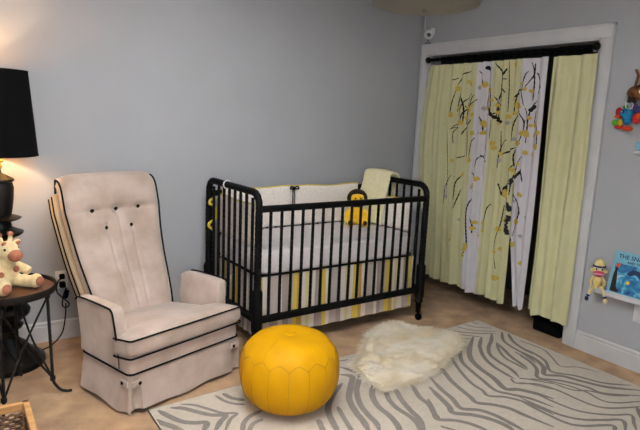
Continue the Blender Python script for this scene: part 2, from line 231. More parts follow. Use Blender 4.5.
def thing(name, label, cat, loc, rotz=0, group=None):
    o = bpy.data.objects.new(name, None); COL.objects.link(o); o.location = loc; o.rotation_euler = (0, 0, rotz); o.empty_display_size = .1
    return tag(o, label, cat, group)
def struct(o): o['kind'] = 'structure'; return o
def REM(v): return ('REMESH', dict(mode='VOXEL', voxel_size=v, use_smooth_shade=True))
SM = ('SMOOTH', dict(factor=.6, iterations=4))

# ------------------------------------------------------------------ room
X0, Y0, H = -4.15, -4.3, 2.44
OT, OB, OZ = -.112, -1.639, 2.041
b = B(); b.b2((X0-.1, Y0-.1, -.1), (.95, .1, 0)); struct(b.build('floor', 'carpet'))
b = B(); b.b2((X0-.1, Y0-.1, H), (.95, .1, H+.1)); struct(b.build('ceiling', 'ceil'))
b = B(); b.b2((X0-.1, 0, 0), (.95, .1, H)); struct(b.build('wall_back', 'wall'))
b = B(); b.b2((X0-.1, Y0, 0), (X0, 0, H)); struct(b.build('wall_left', 'wall'))
b = B(); b.b2((0, OT, 0), (.12, 0, H)); b.b2((0, Y0, 0), (.12, OB, H)); b.b2((0, OB, OZ), (.12, OT, H)); struct(b.build('wall_right', 'wall'))
WX0, WX1, WZ0, WZ1 = -3.95, -2.65, .85, 2.1
b = B(); b.b2((X0-.1, Y0-.1, 0), (WX0, Y0, H)); b.b2((WX1, Y0-.1, 0), (.12, Y0, H)); b.b2((WX0, Y0-.1, 0), (WX1, Y0, WZ0)); b.b2((WX0, Y0-.1, WZ1), (WX1, Y0, H)); struct(b.build('wall_front', 'wall'))
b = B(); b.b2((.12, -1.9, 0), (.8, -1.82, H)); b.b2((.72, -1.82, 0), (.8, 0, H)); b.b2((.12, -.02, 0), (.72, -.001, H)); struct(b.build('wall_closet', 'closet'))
# window behind the camera
w = B()
for a in ((WX0, WX0+.05), (WX1-.05, WX1), (-3.325, -3.275)): w.b2((a[0], Y0-.08, WZ0), (a[1], Y0-.03, WZ1))
for a in ((WZ0, WZ0+.05), (WZ1-.05, WZ1), (1.45, 1.5)): w.b2((WX0, Y0-.08, a[0]), (WX1, Y0-.03, a[1]))
win = struct(w.build('window_1', 'trim'))
b = B(); b.b2((WX0, Y0-.058, WZ0), (WX1, Y0-.054, WZ1)); b.build('pane', 'glass', win)
b = B()
b.b2((WX0-.09, Y0, WZ0-.09), (WX0, Y0+.018, WZ1+.09)); b.b2((WX1, Y0, WZ0-.09), (WX1+.09, Y0+.018, WZ1+.09)); b.b2((WX0, Y0, WZ1), (WX1, Y0+.018, WZ1+.09)); b.b2((WX0-.1, Y0, WZ0-.09), (WX1+.1, Y0+.05, WZ0-.001))
struct(b.build('trim_2', 'trim'))
# baseboards with a moulded cap
def baseprof(d): return [(0, 0), (.016, 0), (.016, .098), (.011, .103), (.011, .112), (.015, .117), (.008, .127), (0, .127)]
def baseboard(name, p0, p1, nrm):
    b = B(); n = Vector(nrm); rings = []
    for p in (p0, p1): rings.append([Vector((p[0], p[1], 0))+n*u+Vector((0, 0, z)) for u, z in baseprof(0)])
    b.loft(rings); return struct(b.build(name, 'trim'))
baseboard('baseboard_back', (X0+.0, 0), (0, 0), (0, -1, 0))
baseboard('baseboard_right', (0, -1.722), (0, Y0), (-1, 0, 0))
baseboard('baseboard_left', (X0, Y0), (X0, 0), (1, 0, 0))
baseboard('baseboard_front', (X0, Y0), (0, Y0), (0, 1, 0))
# closet casing
CW = .083
def casing(b, y0, y1, z0, z1, horiz=False):
    b.b2((-.016, y0, z0), (-.001, y1, z1), .002)
b = B()
casing(b, -1.722, OB, 0, OZ); casing(b, OT, -.029, 0, OZ); casing(b, -1.722, -.029, OZ, OZ+CW)
b.b2((-.022, -1.724, 0), (-.001, -1.708, OZ+CW+.002), .003); b.b2((-.022, -.042, 0), (-.001, -.027, OZ+CW+.002), .003); b.b2((-.022, -1.724, OZ+CW-.014), (-.001, -.027, OZ+CW+.002), .003)
b.b2((-.008, OB-.001, 0), (.125, OB+.014, OZ)); b.b2((-.008, OT-.014, 0), (.125, OT+.001, OZ)); b.b2((-.008, OB, OZ-.014), (.125, OT, OZ+.001))
struct(b.build('trim_1', 'trim'))

# ------------------------------------------------------------------ curtain rod and curtains
RX, RZ_ = -.055, 1.985
rod = thing('curtain_rod', 'black curtain rod with round end knobs across the top of the closet opening', 'curtain rod', (RX, -.89, RZ_))
b = B(); b.tube([(0, .73, 0), (0, -.745, 0)], .012, 12); b.build('pole', 'blackmat', rod)
for sg in (.735, -.75):
    b = B(); b.ell((0, sg, 0), (.026, .022, .026)); b.build('finial', 'black', rod)
for sg in (.70, -.72):
    b = B(); b.box((.022, sg, -.004), (.05, .012, .014)); b.box((.036, sg, 0), (.006, .026, .06), None, .002); b.build('bracket', 'steel', rod)
for i in range(22):
    y = .69-i*1.39/21
    b = B(); b.tube([(.0185*cos(t*PI/6), y, .0185*sin(t*PI/6)-.004) for t in range(12)], .0022, 6, True); b.build('ring', 'blackmat', rod)

def fold(y, z, ph, amp, lam=1.0):
    k = min(1, max(0, (1.95-z)/1.6))
    a = amp*(.55+.45*k)
    y = y/lam
    return a*(sin(2*PI*y/.105+ph+.7*sin(y*9))*.7 + .45*sin(2*PI*y/.061+ph*2+1.3*sin(5*y)) + .25*sin(2*PI*y/.23+1.0))
class Curt:
    def __init__(s, yT0, yT1, yB0, yB1, ph, amp, xo, bulge=None, hem=.142):
        s.a = (yT0, yT1, yB0, yB1); s.ph = ph; s.amp = amp; s.xo = xo; s.bulge = bulge; s.hem = hem; s.lam = 1.0
    def pt(s, u, v, off=0):   # u 0..1 left to right (y decreasing), v 0 bottom..1 top
        yT = s.a[0]+(s.a[1]-s.a[0])*u; yB = s.a[2]+(s.a[3]-s.a[2])*u
        y = yB+(yT-yB)*v
        if s.bulge: y += s.bulge(u, v)
        hem = s.hem+.008*sin(17*u+s.ph)
        z = hem+(1.94-hem)*v
        yr = yT
        x = s.xo+fold(yr, z, s.ph, s.amp, s.lam)+.010*sin(5*v+u*6)
        if off > 0:
            a = s.pt(u+.0008, v); c = s.pt(u, v+.002); o = Vector((x, y, z)); n = (a-o).cross(c-o).normalized()
            if n.x > 0: n = -n
            return o+n*off
        return Vector((x-off, y, z))
    def inv(s, y, z):
        v = (z-s.hem)/(1.94-s.hem); v = max(0, min(1, v)); lo, hi = 0., 1.
        u = .5
        for _ in range(24):
            p = s.pt(u, v)
            if p.y > y: lo = u
            else: hi = u
            u = (lo+hi)/2
        return u, v
    def mesh(s, bands, nu=300, nv=46):
        b = B()
        us = [i/nu for i in range(nu+1)]
        front = [[b.bm.verts.new(s.pt(u, j/nv)) for u in us] for j in range(nv+1)]
        back = [[b.bm.verts.new(s.pt(u, j/nv, -.0016)) for u in us] for j in range(nv+1)]
        for j in range(nv):
            for i in range(nu):
                yy = s.a[0]+(s.a[1]-s.a[0])*(i+.5)/nu
                b.mi = 0
                for k, (ya, yb) in enumerate(bands):
                    if ya >= yy >= yb: b.mi = 1
                b._f((front[j][i], front[j][i+1], front[j+1][i+1], front[j+1][i]))
                b._f((back[j][i], back[j+1][i], back[j+1][i+1], back[j][i+1]))
        b.mi = 0
        for i in range(nu):
            b._f((front[0][i], back[0][i], back[0][i+1], front[0][i+1])); b._f((front[nv][i], front[nv][i+1], back[nv][i+1], back[nv][i]))
        for j in range(nv):
            b._f((front[j][0], front[j+1][0], back[j+1][0], back[j][0])); b._f((front[j][nu], back[j][nu], back[j+1][nu], front[j+1][nu]))
        return b
    def stroke(s, b, pts, w, mi):
        P = cr([(p[0], p[1], 0) for p in pts], 10); n = len(P)
        # densify so the ribbon follows the folds
        Q = []
        for i in range(n-1):
            k = max(1, int((P[i+1]-P[i]).length/.004))
            for j in range(k): Q.append(P[i].lerp(P[i+1], j/k))
        Q.append(P[-1]); n = len(Q); rows = []
        for i in range(n):
            t = (Q[min(i+1, n-1)]-Q[max(i-1, 0)]).normalized(); nr = Vector((-t.y, t.x, 0)); e = i/(n-1)
            ww = w*.5*(.55+.45*sin(PI*min(1, max(0, e*.9+.05))))*(1+.18*sin(i*.9))
            row = []; ok = True
            for q in (-1, -.33, .33, 1):
                p = Q[i]+nr*ww*q
                u, v = s.inv(p.x, p.y); row.append(s.pt(u, v, .0020)); ok = ok and (.002 < u < .998 or q in (-1, 1) and 0 <= u <= 1) 
            if abs(row[1].y-(Q[i]-nr*ww*.33).x) > .006: ok = False
            if ok: rows.append(row)
            elif rows:
                if len(rows) > 1: b.mi = mi; b.sheet(rows)
                rows = []
        if len(rows) > 1: b.mi = mi; b.sheet(rows)
    def bloom(s, b, y, z, r, mi, rnd):
        b.mi = mi; n = 16
        def P(a, rr):
            u, v = s.inv(y+rr*cos(a), z+rr*sin(a)); return s.pt(u, v, .0026)
        ph = rnd.random()*6
        rings = [[P(2*PI*j/n, r*k*(1+.14*cos(5*2*PI*j/n+ph) if k > .5 else 1)) for j in range(n)] for k in (.05, .5, 1)]
        R = [[b.bm.verts.new(p) for p in q] for q in rings]
        for i in range(2):
            for j in range(n): b._f((R[i][j], R[i][(j+1) % n], R[i+1][(j+1) % n], R[i+1][j]))
        b._f(R[0])
def bulgeL(u, v):
    e = max(0, 1-u*3.2)
    return e*e*.10*sin(PI*min(1, (1-v)*1.25))
def bulgeB(u, v): return -(1-u)*.085*max(0, 1-v*3.4)
cA = Curt(-.195, -1.105, -.25, -1.145, .4, .029, -.052, bulgeL, .145)
cB = Curt(-1.108, -1.322, -1.150, -1.330, 2.1, .025, -.062, bulgeB, .160); cB.lam = 1.3
cC = Curt(-1.336, -1.654, -1.334, -1.662, 1.0, .034, -.048, None, .146); cC.lam = 1.45
rnd = random.Random(3)
for _ in range(30):   # thin drooping twigs of the printed tree
    y0 = -rnd.uniform(.46, 1.28); z0 = rnd.uniform(1.45, 1.92) if _ < 20 else rnd.uniform(.7, 1.4); sg = rnd.choice((-1, 1)); ln = rnd.uniform(.12, .26); wd = rnd.uniform(.02, .05)
    BRANCHES.append((.0075, [(y0, z0), (y0+sg*wd*.6, z0-ln*.15), (y0+sg*wd, z0-ln*.5), (y0+sg*wd*1.1, z0-ln)]))
    for k in range(2):
        BLOOMS.append((y0+sg*wd*rnd.uniform(.4, 1.4), z0-ln*rnd.uniform(.3, 1.05), rnd.uniform(.011, .019), 'Y' if rnd.random() < .85 else 'G'))
def finish(c, bands, name, label):
    b = c.mesh(bands)
    pr = b; cnt = 0
    lo = min(c.a[1], c.a[3])-.0; 
    for w, pts in BRANCHES:
        if c is cC: continue
        ym = sum(p[0] for p in pts)/len(pts)
        c.stroke(pr, pts, w, 2); cnt += 1
    for y, z, r, k in BLOOMS:
        if c is cC: continue
        if c.a[0] >= y > c.a[1]: c.bloom(pr, y, z, r, 3 if k == 'Y' else 4, rnd)
    tag(b.build(name, ['ctY', 'ctW', 'branch', 'bloomY', 'bloomG'] if c is not cC else ['ctY'], None), label, 'curtain')
finish(cA, [(-.685, -.845)], 'curtain', 'wide pale lime curtain with one white band and printed blossom branches')
finish(cB, [(0, -2)], 'curtain', 'narrow white curtain panel with printed black branches, in the middle of the closet opening')
finish(cC, [], 'curtain', 'plain pale lime curtain without any print, at the right side of the closet opening')

# low black bin in the closet
bin_ = thing('storage_bin', 'low black bin on the closet floor under the plain lime curtain', 'bin', (.10, -1.47, 0))
b = B(); b.box((0, 0, .045), (.15, .22, .09), None, .015); b.build('tub', 'blackmat', bin_)
b = B(); b.box((0, 0, .096), (.17, .24, .014), None, .005); b.build('rim', 'blackmat', bin_)

# nursery camera over the casing corner
cam_ = thing('baby_monitor', 'small white baby monitor camera perched on the closet trim in the room corner', 'baby monitor', (-.034, -.112, 2.128))
cam_.scale = (1.3, 1.3, 1.3)
b = B(); b.lathe([(0, 0), (.022, 0), (.022, .006), (.006, .012), (.005, .03), (0, .03)]); b.build('base', 'grey', cam_)
b = B(); b.ell((0, -.004, .055), (.030, .030, .030)); b.build('body', 'white', cam_)
b = B(); b.lathe([(0, 0), (.013, 0), (.013, .006), (0, .008)], (-.018, -.022, .048), 16, Matrix.Rotation(PI/2, 3, Vector((1, -.8, 0)).normalized())); b.build('lens', 'lens', cam_)
b = B(); b.box((.004, -.034, .072), (.03, .012, .045), None, .004); b.build('antenna', 'white', cam_)
b = B(); b.tube(cr([(.0, .015, .07), (-.002, .035, .11), (.01, .045, .19), (.02, .049, .312)], 8), .0028, 6); b.build('cable', 'white', cam_)
# ------------------------------------------------------------------ crib
CX, CY, CT = -1.9928, -.8575, .0219
L, W = 1.373, .712
ZR, ZB, ZT = .9257, .244, 1.02
crib = thing('crib', 'black wooden spindle crib with beaded posts standing against the grey wall', 'crib', (CX, CY, 0), CT)
def bead(base, amp, step): return lambda s: base*(1+amp*abs(sin(PI*s/step))-amp*.5)
def beadtube(b, pts, base, amp, step, n=10, seg=None):
    P = [Vector(p) for p in pts]; out = []; S = [0.]
    out.append(P[0])
    for i in range(len(P)-1):
        d = (P[i+1]-P[i]).length; k = max(1, int(d/(step/5)))
        for j in range(1, k+1): out.append(P[i].lerp(P[i+1], j/k)); S.append(S[-1]+d/k)
    f = bead(base, amp, step); b.tube(out, lambda i: f(S[i]), n)
def arc_y(x, y0, y1, z, r=.075):
    # up post, rounded corner, along, rounded corner, down
    p = [(x, y0, z-r-.06)]
    for i in range(7): a = PI/2*i/6; p.append((x, y0+r-r*cos(a), z-r+r*sin(a)))
    for i in range(7): a = PI/2*(1-i/6); p.append((x, y1-r+r*cos(a), z-r+r*sin(a)))
    p.append((x, y1, z-r-.06)); return p
for x in (0, L):
    b = B(); beadtube(b, arc_y(x, 0, W, ZT), .0215, .09, .034, 12); b.build('top_rail', 'black', crib)
    for z in (ZB,):
        b = B(); b.box((x, W/2, z), (.032, W, .045), None, .008); b.build('lower_rail', 'black', crib)
    for i in range(8):
        y = W*(i+1)/9
        b = B(); beadtube(b, [(x, y, ZB), (x, y, ZT-.006-(.03 if i in (0, 7) else 0))], .0100, .10, .034, 8); b.build('spindle', 'black', crib)
    for y in (0, W):
        b = B(); beadtube(b, [(x, y, .42), (x, y, ZT-.12)], .0225, .09, .034, 12)
        b.lathe([(.0, .43), (.030, .43), (.034, .415), (.034, .19), (.030, .175), (.026, .168), (.031, .158), (.031, .15), (.022, .14), (.019, .065), (0, .06)], (x, y, 0), 16)
        leg = b.build('post', 'black', crib)
        b = B(); b.tube([(x, y, .075), (x, y, .034)], .007, 8)
        b.lathe([(0, -.013), (.024, -.013), (.026, -.008), (.026, .008), (.024, .013), (0, .013)], (x+.008, y, .026), 18, Matrix.Rotation(PI/2, 3, 'Y'))
        b.box((x+.008, y, .042), (.034, .02, .02), None, .004)
        b.build('caster', 'blackmat', leg)
for y, nm in ((0, 'front'), (W, 'rear')):
    b = B(); b.box((L/2, y, ZR), (L, .030, .040), None, .009); b.build(nm+'_top_rail', 'black', crib)
    b = B(); b.box((L/2, y, ZB), (L, .030, .045), None, .009); b.build(nm+'_bottom_rail', 'black', crib)
    for i in range(17):
        x = L*(i+1)/18+.004
        b = B(); beadtube(b, [(x, y, ZB), (x, y, ZR)], .0098, .07, .034, 8); b.build('spindle', 'black', crib)
b = B(); b.b2((.06, .075, .455), (L-.065, W-.075, .485)); b.build('mattress_support', 'blackmat', crib)

def rrect(x0, x1, y0, y1, r, k=6):
    o = []
    for cx, cy, a0 in ((x1-r, y1-r, 0), (x0+r, y1-r, PI/2), (x0+r, y0+r, PI), (x1-r, y0+r, 1.5*PI)):
        for i in range(k+1): a = a0+PI/2*i/k; o.append((cx+r*cos(a), cy+r*sin(a)))
    return o
def slab(b, x0, x1, y0, y1, z0, z1, r, e, crown=0):
    rings = []
    prof = [(e, z0)]+[(e*(1-sin(a)), z0+e*(1-cos(a))) for a in (PI/6, PI/3, PI/2)]+[(e*(1-cos(a)), z1-e+e*sin(a)) for a in (0, PI/6, PI/3, PI/2)]
    prof += [(e*2.2, z1+crown*.4), (e*4, z1+crown*.8)]
    for ins, z in prof: rings.append([(x, y, z) for x, y in rrect(x0+ins, x1-ins, y0+ins, y1-ins, max(.005, r-ins*.5))])
    b.loft(rings)
mt = thing('crib_mattress', 'crib mattress under a pale grey fitted sheet inside the black crib', 'mattress', (CX, CY, 0), CT)
b = B(); slab(b, .032, L-.036, .034, W-.036, .506, .655, .10, .022, .006); b.build('fitted_sheet', 'sheet', mt)
b = B(); b.tube([(x, y, .503) for x, y in rrect(.027, L-.031, .029, W-.031, .10)], .0042, 8, True); b.build('piping', 'pipe', mt)
# skirt
sk = B()
def skirtpanel(p0, p1, nrm, z0, z1, n=60):
    P0, P1, N = Vector(p0).to_3d(), Vector(p1).to_3d(), Vector(nrm); rows = []
    for j in range(7):
        z = z1+(z0-z1)*j/6; k = j/6
        rows.append([tuple((P0.lerp(P1, i/n)+N*(.006*k*sin(i*.9)+.004*k))[:2])+(z,) for i in range(n+1)])
    sk.sheet(rows); sk.sheet([[(q[0]-N.x*.003, q[1]-N.y*.003, q[2]) for q in r] for r in rows])
skirtpanel((.035, .045), (L-.04, .045), (0, -1, 0), .108, .495); skirtpanel((.035, W-.045), (L-.04, W-.045), (0, 1, 0), .108, .495)
skirtpanel((.035, .045), (.035, W-.045), (-1, 0, 0), .108, .495); skirtpanel((L-.04, .045), (L-.04, W-.045), (1, 0, 0), .108, .495)
tag(sk.build('crib_skirt', 'stripe', None, (CX, CY, 0), CT), 'crib skirt in yellow, cream and grey stripes hanging below the mattress', 'crib skirt')
# bumpers
def bumper(name, label, p0, p1, z0, z1, nrm, dec=True):
    th = thing(name, label, 'crib bumper', (CX, CY, 0), CT)
    P0, P1, N = Vector(p0).to_3d(), Vector(p1).to_3d(), Vector(nrm); b = B(); n = 30; rings = []
    def top(t): return z1+.004*sin(t*9)-.003*sin(PI*t)
    for i in range(n+1):
        t = i/n; c = P0.lerp(P1, t); e = min(1, min(t, 1-t)*12+.25); zt = top(t); r = []
        hh = (zt-z0)/2; zc = (zt+z0)/2
        for j in range(18):
            a = 2*PI*j/18; ca, sa = cos(a), sin(a)
            q = abs(ca)**.55*(1 if ca > 0 else -1); s_ = abs(sa)**.8*(1 if sa > 0 else -1)
            r.append(Vector((c.x, c.y, zc+hh*q))+N*(.017*e*s_))
        rings.append(r)
    b.loft(rings); b.build('pad', 'bumper', th)
    b = B(); b.tube([tuple((P0.lerp(P1, i/20))[:2])+(top(i/20)+.001,) for i in range(21)], .0048, 6); b.build('piping', 'yelpipe', th)
    return th
by = W-.05
def tie(th, p, nrm, m='pipe', s=1.):
    P = Vector(p); N = Vector(nrm); U = Vector((-N.y, N.x, 0)); b = B()
    for sg in (-1, 1):
        b.tube(cr([P, P+U*.022*sg*s+Vector((0, 0, .014))+N*.01, P+U*.028*sg*s+Vector((0, 0, -.004))+N*.014, P+N*.008], 5), .0042*s, 6)
    b.ell(P+N*.010, (.010*s, .010*s, .012*s), None, 10, 6)
    b.tube(cr([P+N*.01, P+N*.018+Vector((0, 0, -.05)), P+N*.014+Vector((.004, 0, -.11)), P+N*.016+Vector((-.002, 0, -.16))], 5), .0028*s, 6)
    b.build('tie', m, th)
t1 = bumper('crib_bumper', 'left half of the cream bumper along the back of the crib', (.075, by), (.640, by), .664, .960, (0, 1, 0))
tie(t1, (.643, by-.016, .945), (0, -1, 0), 'pipe', 1.25)
t2 = bumper('crib_bumper', 'right half of the cream bumper along the back of the crib, behind the lion', (.655, by), (L-.11, by), .664, .960, (0, 1, 0))
t3 = bumper('crib_bumper', 'cream bumper at the left end of the crib beside the glider', (.052, .085), (.052, by-.02), .664, .925, (-1, 0, 0))
b = B()
P = [(-.0, .43, ZT+.024), (-.024, .43, ZT), (-.0, .43, ZT-.026), (.024, .43, ZT)]
b.tube([( .0265*cos(a*PI/6), .43, ZT+.0265*sin(a*PI/6)) for a in range(12)], .0045, 6, True)
b.tube(cr([(.027, .43, ZT), (.036, .43, ZT-.03), (.04, .43, ZT-.095)], 5), .0035, 6); b.build('tie', 'white', t3)
b = B(); b.tube(cr([(.03, W-.047, .90), (-.010, W-.047, .885), (-.014, W-.047, .86), (.02, W-.047, .84), (.03, W-.047, .76), (-.012, W-.047, .73), (-.020, W-.047, .705), (.02, W-.047, .67)], 5), .010, 8); b.build('edge_tie', 'yelpipe', t3)
t4 = bumper('crib_bumper', 'cream bumper at the right end of the crib under the knit blanket', (L-.055, .085), (L-.055, by-.03), .664, .90, (1, 0, 0))

# knit blanket over the right end rail
def blanket():
    b = B(); ny, ns = 30, 54; Y0b, Y1b = .35, .655
    path = cr([(L-.052, .655), (L-.042, .70), (L-.035, .80), (L-.034, .92), (L-.036, ZT-.01), (L-.026, ZT+.034), (L+.004, ZT+.046), (L+.032, ZT+.030), (L+.038, ZT-.02), (L+.036, .90), (L+.034, .76)], 6)
    path = [(p[0], p[1]) for p in [(Vector((q[0], q[1], 0))) for q in cr([(a, c, 0) for a, c in [(L-.100, .672), (L-.096, .72), (L-.092, .82), (L-.074, .93), (L-.050, ZT-.01), (L-.034, ZT+.034), (L+.002, ZT+.047), (L+.034, ZT+.030), (L+.040, ZT-.02), (L+.038, .90), (L+.036, .76)]], 6)]]
    def pt(i, j, off):
        t = i/ny; s_ = path[j]; k0 = path[max(0, j-1)]; k1 = path[min(len(path)-1, j+1)]
        tx, tz = k1[0]-k0[0], k1[1]-k0[1]; l = math.hypot(tx, tz); nx, nz = -tz/l, tx/l
        g = .0030*sin(t*PI*18)*1+.0018*sin(j*1.9)
        y = Y0b+(Y1b-Y0b)*t+.008*sin(j*.25)
        z = s_[1]
        return (s_[0]+nx*(off+g), y, z+nz*(off+g)+.010*sin(t*3.0)*(1 if j > 24 and j < 40 else .3))
    n = len(path)
    A = [[b.bm.verts.new(pt(i, j, .010)) for i in range(ny+1)] for j in range(n)]
    C = [[b.bm.verts.new(pt(i, j, -.000)) for i in range(ny+1)] for j in range(n)]
    for j in range(n-1):
        for i in range(ny): b._f((A[j][i], A[j][i+1], A[j+1][i+1], A[j+1][i])); b._f((C[j][i], C[j+1][i], C[j+1][i+1], C[j][i+1]))
        b._f((A[j][0], A[j+1][0], C[j+1][0], C[j][0])); b._f((A[j][ny], C[j][ny], C[j+1][ny], A[j+1][ny]))
    for i in range(ny): b._f((A[0][i], C[0][i], C[0][i+1], A[0][i+1])); b._f((A[-1][i], A[-1][i+1], C[-1][i+1], C[-1][i]))
    return b
tag(blanket().build('blanket', 'knit', None, (CX, CY, 0), CT), 'pale yellow knit blanket folded over the far end rail of the crib', 'blanket')

# lion
def lw(x, y, z=0):  # crib local to world
    c, s = cos(CT), sin(CT); return (CX+c*x-s*y, CY+s*x+c*y, z)
lion = thing('plush_lion', 'yellow plush lion with a dark brown mane sitting in the crib', 'plush toy', lw(1.135, .500, .661), math.radians(-32))
b = B(); b.ell((0, 0, .075), (.062, .052, .078)); b.ell((0, -.03, .20), (.052, .046, .048)); b.ell((0, -.068, .188), (.026, .018, .02))
for s in (-1, 1):
    b.tube(cr([(s*.05, -.01, .115), (s*.075, -.035, .08), (s*.07, -.055, .03)], 5), lambda i: .021, 10); b.ell((s*.07, -.058, .026), (.023, .026, .023))
    b.tube(cr([(s*.035, -.02, .03), (s*.045, -.07, .026), (s*.055, -.10, .026)], 5), .025, 10); b.ell((s*.057, -.108, .034), (.026, .020, .034))
    b.ell((s*.048, -.018, .236), (.018, .012, .018))
b.build('body', 'lionY', lion, mods=[REM(.005), SM])
b = B()
for k in range(22):
    a = 2*PI*k/22; b.ell((.060*cos(a), -.004, .205+.055*sin(a)), (.021, .030, .021), None, 10, 6)
b.ell((0, .018, .205), (.062, .032, .06)); b.ell((0, -.005, .252), (.05, .04, .026))
b.build('mane', 'lionB', lion, mods=[REM(.005)])
b = B(); b.ell((0, -.087, .196), (.014, .008, .010), None, 12, 8)
for s in (-1, 1): b.ell((s*.02, -.073, .214), (.006, .005, .007), None, 10, 6)
b.tube([(0, -.088, .19), (0, -.088, .176)], .0025, 6); b.build('face_features', 'lionB', lion)
for s in (-1, 1):
    b = B(); b.ell((s*.057, -.127, .034), (.016, .005, .020), None, 12, 8); b.build('foot_pad', 'lionB', lion)
    b = B(); b.ell((s*.07, -.080, .024), (.014, .008, .012), None, 12, 8); b.build('paw_pad', 'lionB', lion)
b = B(); b.tube(cr([(.03, .05, .03), (.09, .06, .02), (.11, .03, .022)], 5), .007, 8); b.build('tail', 'lionY', lion)

# ------------------------------------------------------------------ glider
GA = math.radians(18)
gl = thing('glider_chair', 'beige suede glider armchair with black piping and a button tufted back beside the crib', 'armchair', (-2.490, -1.045, 0), GA)
# skirt
def skirt():
    b = B(); hw, y0, y1 = .350, -.002, .42; pts = []
    def seg(a, c, n):
        for i in range(n): pts.append(Vector(a).lerp(Vector(c), i/n))
    # perimeter (counter clockwise), inverted pleat near both front corners
    def pleat_front(sg):
        x = sg*hw
        base = [(x-sg*.075, y0), (x-sg*.055, y0), (x-sg*.045, y0+.022), (x-sg*.030, y0+.03), (x-sg*.02, y0+.018), (x-sg*.006, y0-.002), (x, y0+.01), (x-sg*.01, y0+.026), (x-sg*.012, y0+.04), (x, y0+.055), (x, y0+.075)]
        return base
    per = [(-hw, y1), (-hw, .40), (-hw, .25), (-hw, .15)]+list(reversed(pleat_front(-1)))+[(-.2, y0), (-.1, y0), (0, y0), (.1, y0), (.2, y0)]+pleat_front(1)+[(hw, .15), (hw, .25), (hw, .40), (hw, y1)]
    # densify
    d = []
    for i in range(len(per)-1):
        a, c = Vector((*per[i], 0)), Vector((*per[i+1], 0)); k = max(1, int((c-a).length/.02))
        for j in range(k): d.append(a.lerp(c, j/k))
    d.append(Vector((*per[-1], 0)))
    # straight version (without pleats) for the top
    def clampp(p):
        x = max(-hw, min(hw, p.x)); q = Vector((x, p.y, 0))
        inx = hw-abs(p.x)
        if p.y < y0+.05 and inx > p.y-y0: q.y = y0
        elif inx < .05: q.x = hw*(1 if p.x > 0 else -1)
        return q
    rows = []
    ctr = Vector((0, .26, 0))
    for j in range(11):
        k = j/10; z = .212+(.022-.212)*k; row = []
        for i, p in enumerate(d):
            q = clampp(p).lerp(p, min(1, k*1.6)); n = (q-ctr); n.z = 0
            out = Vector((1 if q.x > 0 else -1, 0, 0)) if abs(q.x) > hw-.02 else Vector((0, -1, 0))
            if abs(q.x) > hw-.03 and q.y < y0+.03: out = Vector((q.x, -.35, 0)).normalized()*1.2
            q = q+out*(.024*k+.004*k*sin(i*.55))
            zz = z + .006*k*sin(i*.31)
            row.append((q.x, q.y, zz))
        rows.append(row)
    b.sheet(rows); b.sheet([[(x*.988, y+.004, z) for x, y, z in r] for r in rows])
    b.sheet([rows[-1], [(x*.988, y+.004, z) for x, y, z in rows[-1]]])
    b.b2((-hw, y1-.006, .03), (hw, y1, .212)); return b
skirt().build('skirt', 'suede', gl)
b = B(); b.loft([[(x, y, z) for x, y in rrect(-.352, .352, -.004, .425, .03)] for z in (.200, .205, .27, .298, .302)]); b.build('seat_base', 'suede', gl)
b = B(); b.tube([(x, y, .212) for x, y in rrect(-.356, .356, -.008, .429, .03)], .0050, 8, True); b.build('piping', 'pipe', gl)
for s in (-1, 1):   # corner tabs with buttons
    b = B(); b.box((s*.318, -.016, .165), (.058, .010, .032), Matrix.Rotation(s*.1, 3, 'Y'), .004); b.box((s*.361, .030, .165), (.010, .058, .032), None, .004); tb = b.build('corner_tab', 'suede', gl)
    for p, ax in (((s*.306, -.021, .165), 'X'), ((s*.366, .040, .165), 'Y')):
        b = B(); b.ell(p, (.0095, .006, .0095) if ax == 'X' else (.006, .0095, .0095), None, 12, 8); b.build('button', 'pipe', tb)
# cushion (T shaped)
def cushw(y):
    t = min(1, max(0, (y-.115)/.035)); t = t*t*(3-2*t); return .362*(1-t)+.272*t
def cushion():
    b = B(); rings = []; ys = [-.022, -.020, -.014, 0, .02, .06, .09, .11, .12, .13, .14, .15, .17, .20, .25, .30, .35, .40, .44, .47, .485]
    for y in ys:
        e = 1.
        if y < .0: e = max(.55, 1-((0-y)/.022)**2*.42)
        if y > .44: e = 1-((y-.44)/.045)**2*.5
        w = cushw(y)-(.012*(1-e)*2); zc = .345-.085*max(0, y)/.5*1.0; hh = .055*e; n = 40; r = []
        for j in range(n):
            a = 2*PI*j/n; ca, sa = cos(a), sin(a)
            x = w*(abs(ca)**.22)*(1 if ca > 0 else -1); q = (abs(sa)**.45)*(1 if sa > 0 else -1)
            cr_ = .024*(1-(x/w)**4)*max(0, min(1, (y+.02)/.10)) if q > 0 else 0
            r.append((x, y, zc+hh*q+cr_))
        rings.append(r)
    b.loft(rings); return b
cu = cushion().build('seat_cushion', 'suede', gl)
for dz, nm in ((.0445, 'upper'), (-.046, 'lower')):
    pth = []
    for y in (.20, .17, .15, .14, .13, .12, .10, .06, .02, -.002): pth.append((-cushw(y)-.001, y, .345-.085*max(0, y)/.5+dz))
    pth += [(-.355, -.018, .345+dz), (-.345, -.023, .345+dz), (0, -.025, .345+dz), (.345, -.023, .345+dz), (.355, -.018, .345+dz)]
    for y in (-.002, .02, .06, .10, .12, .13, .14, .15, .17, .20): pth.append((cushw(y)+.001, y, .345-.085*max(0, y)/.5+dz))
    b = B(); b.tube(pth, .0048, 8); b.build('piping', 'pipe', cu)
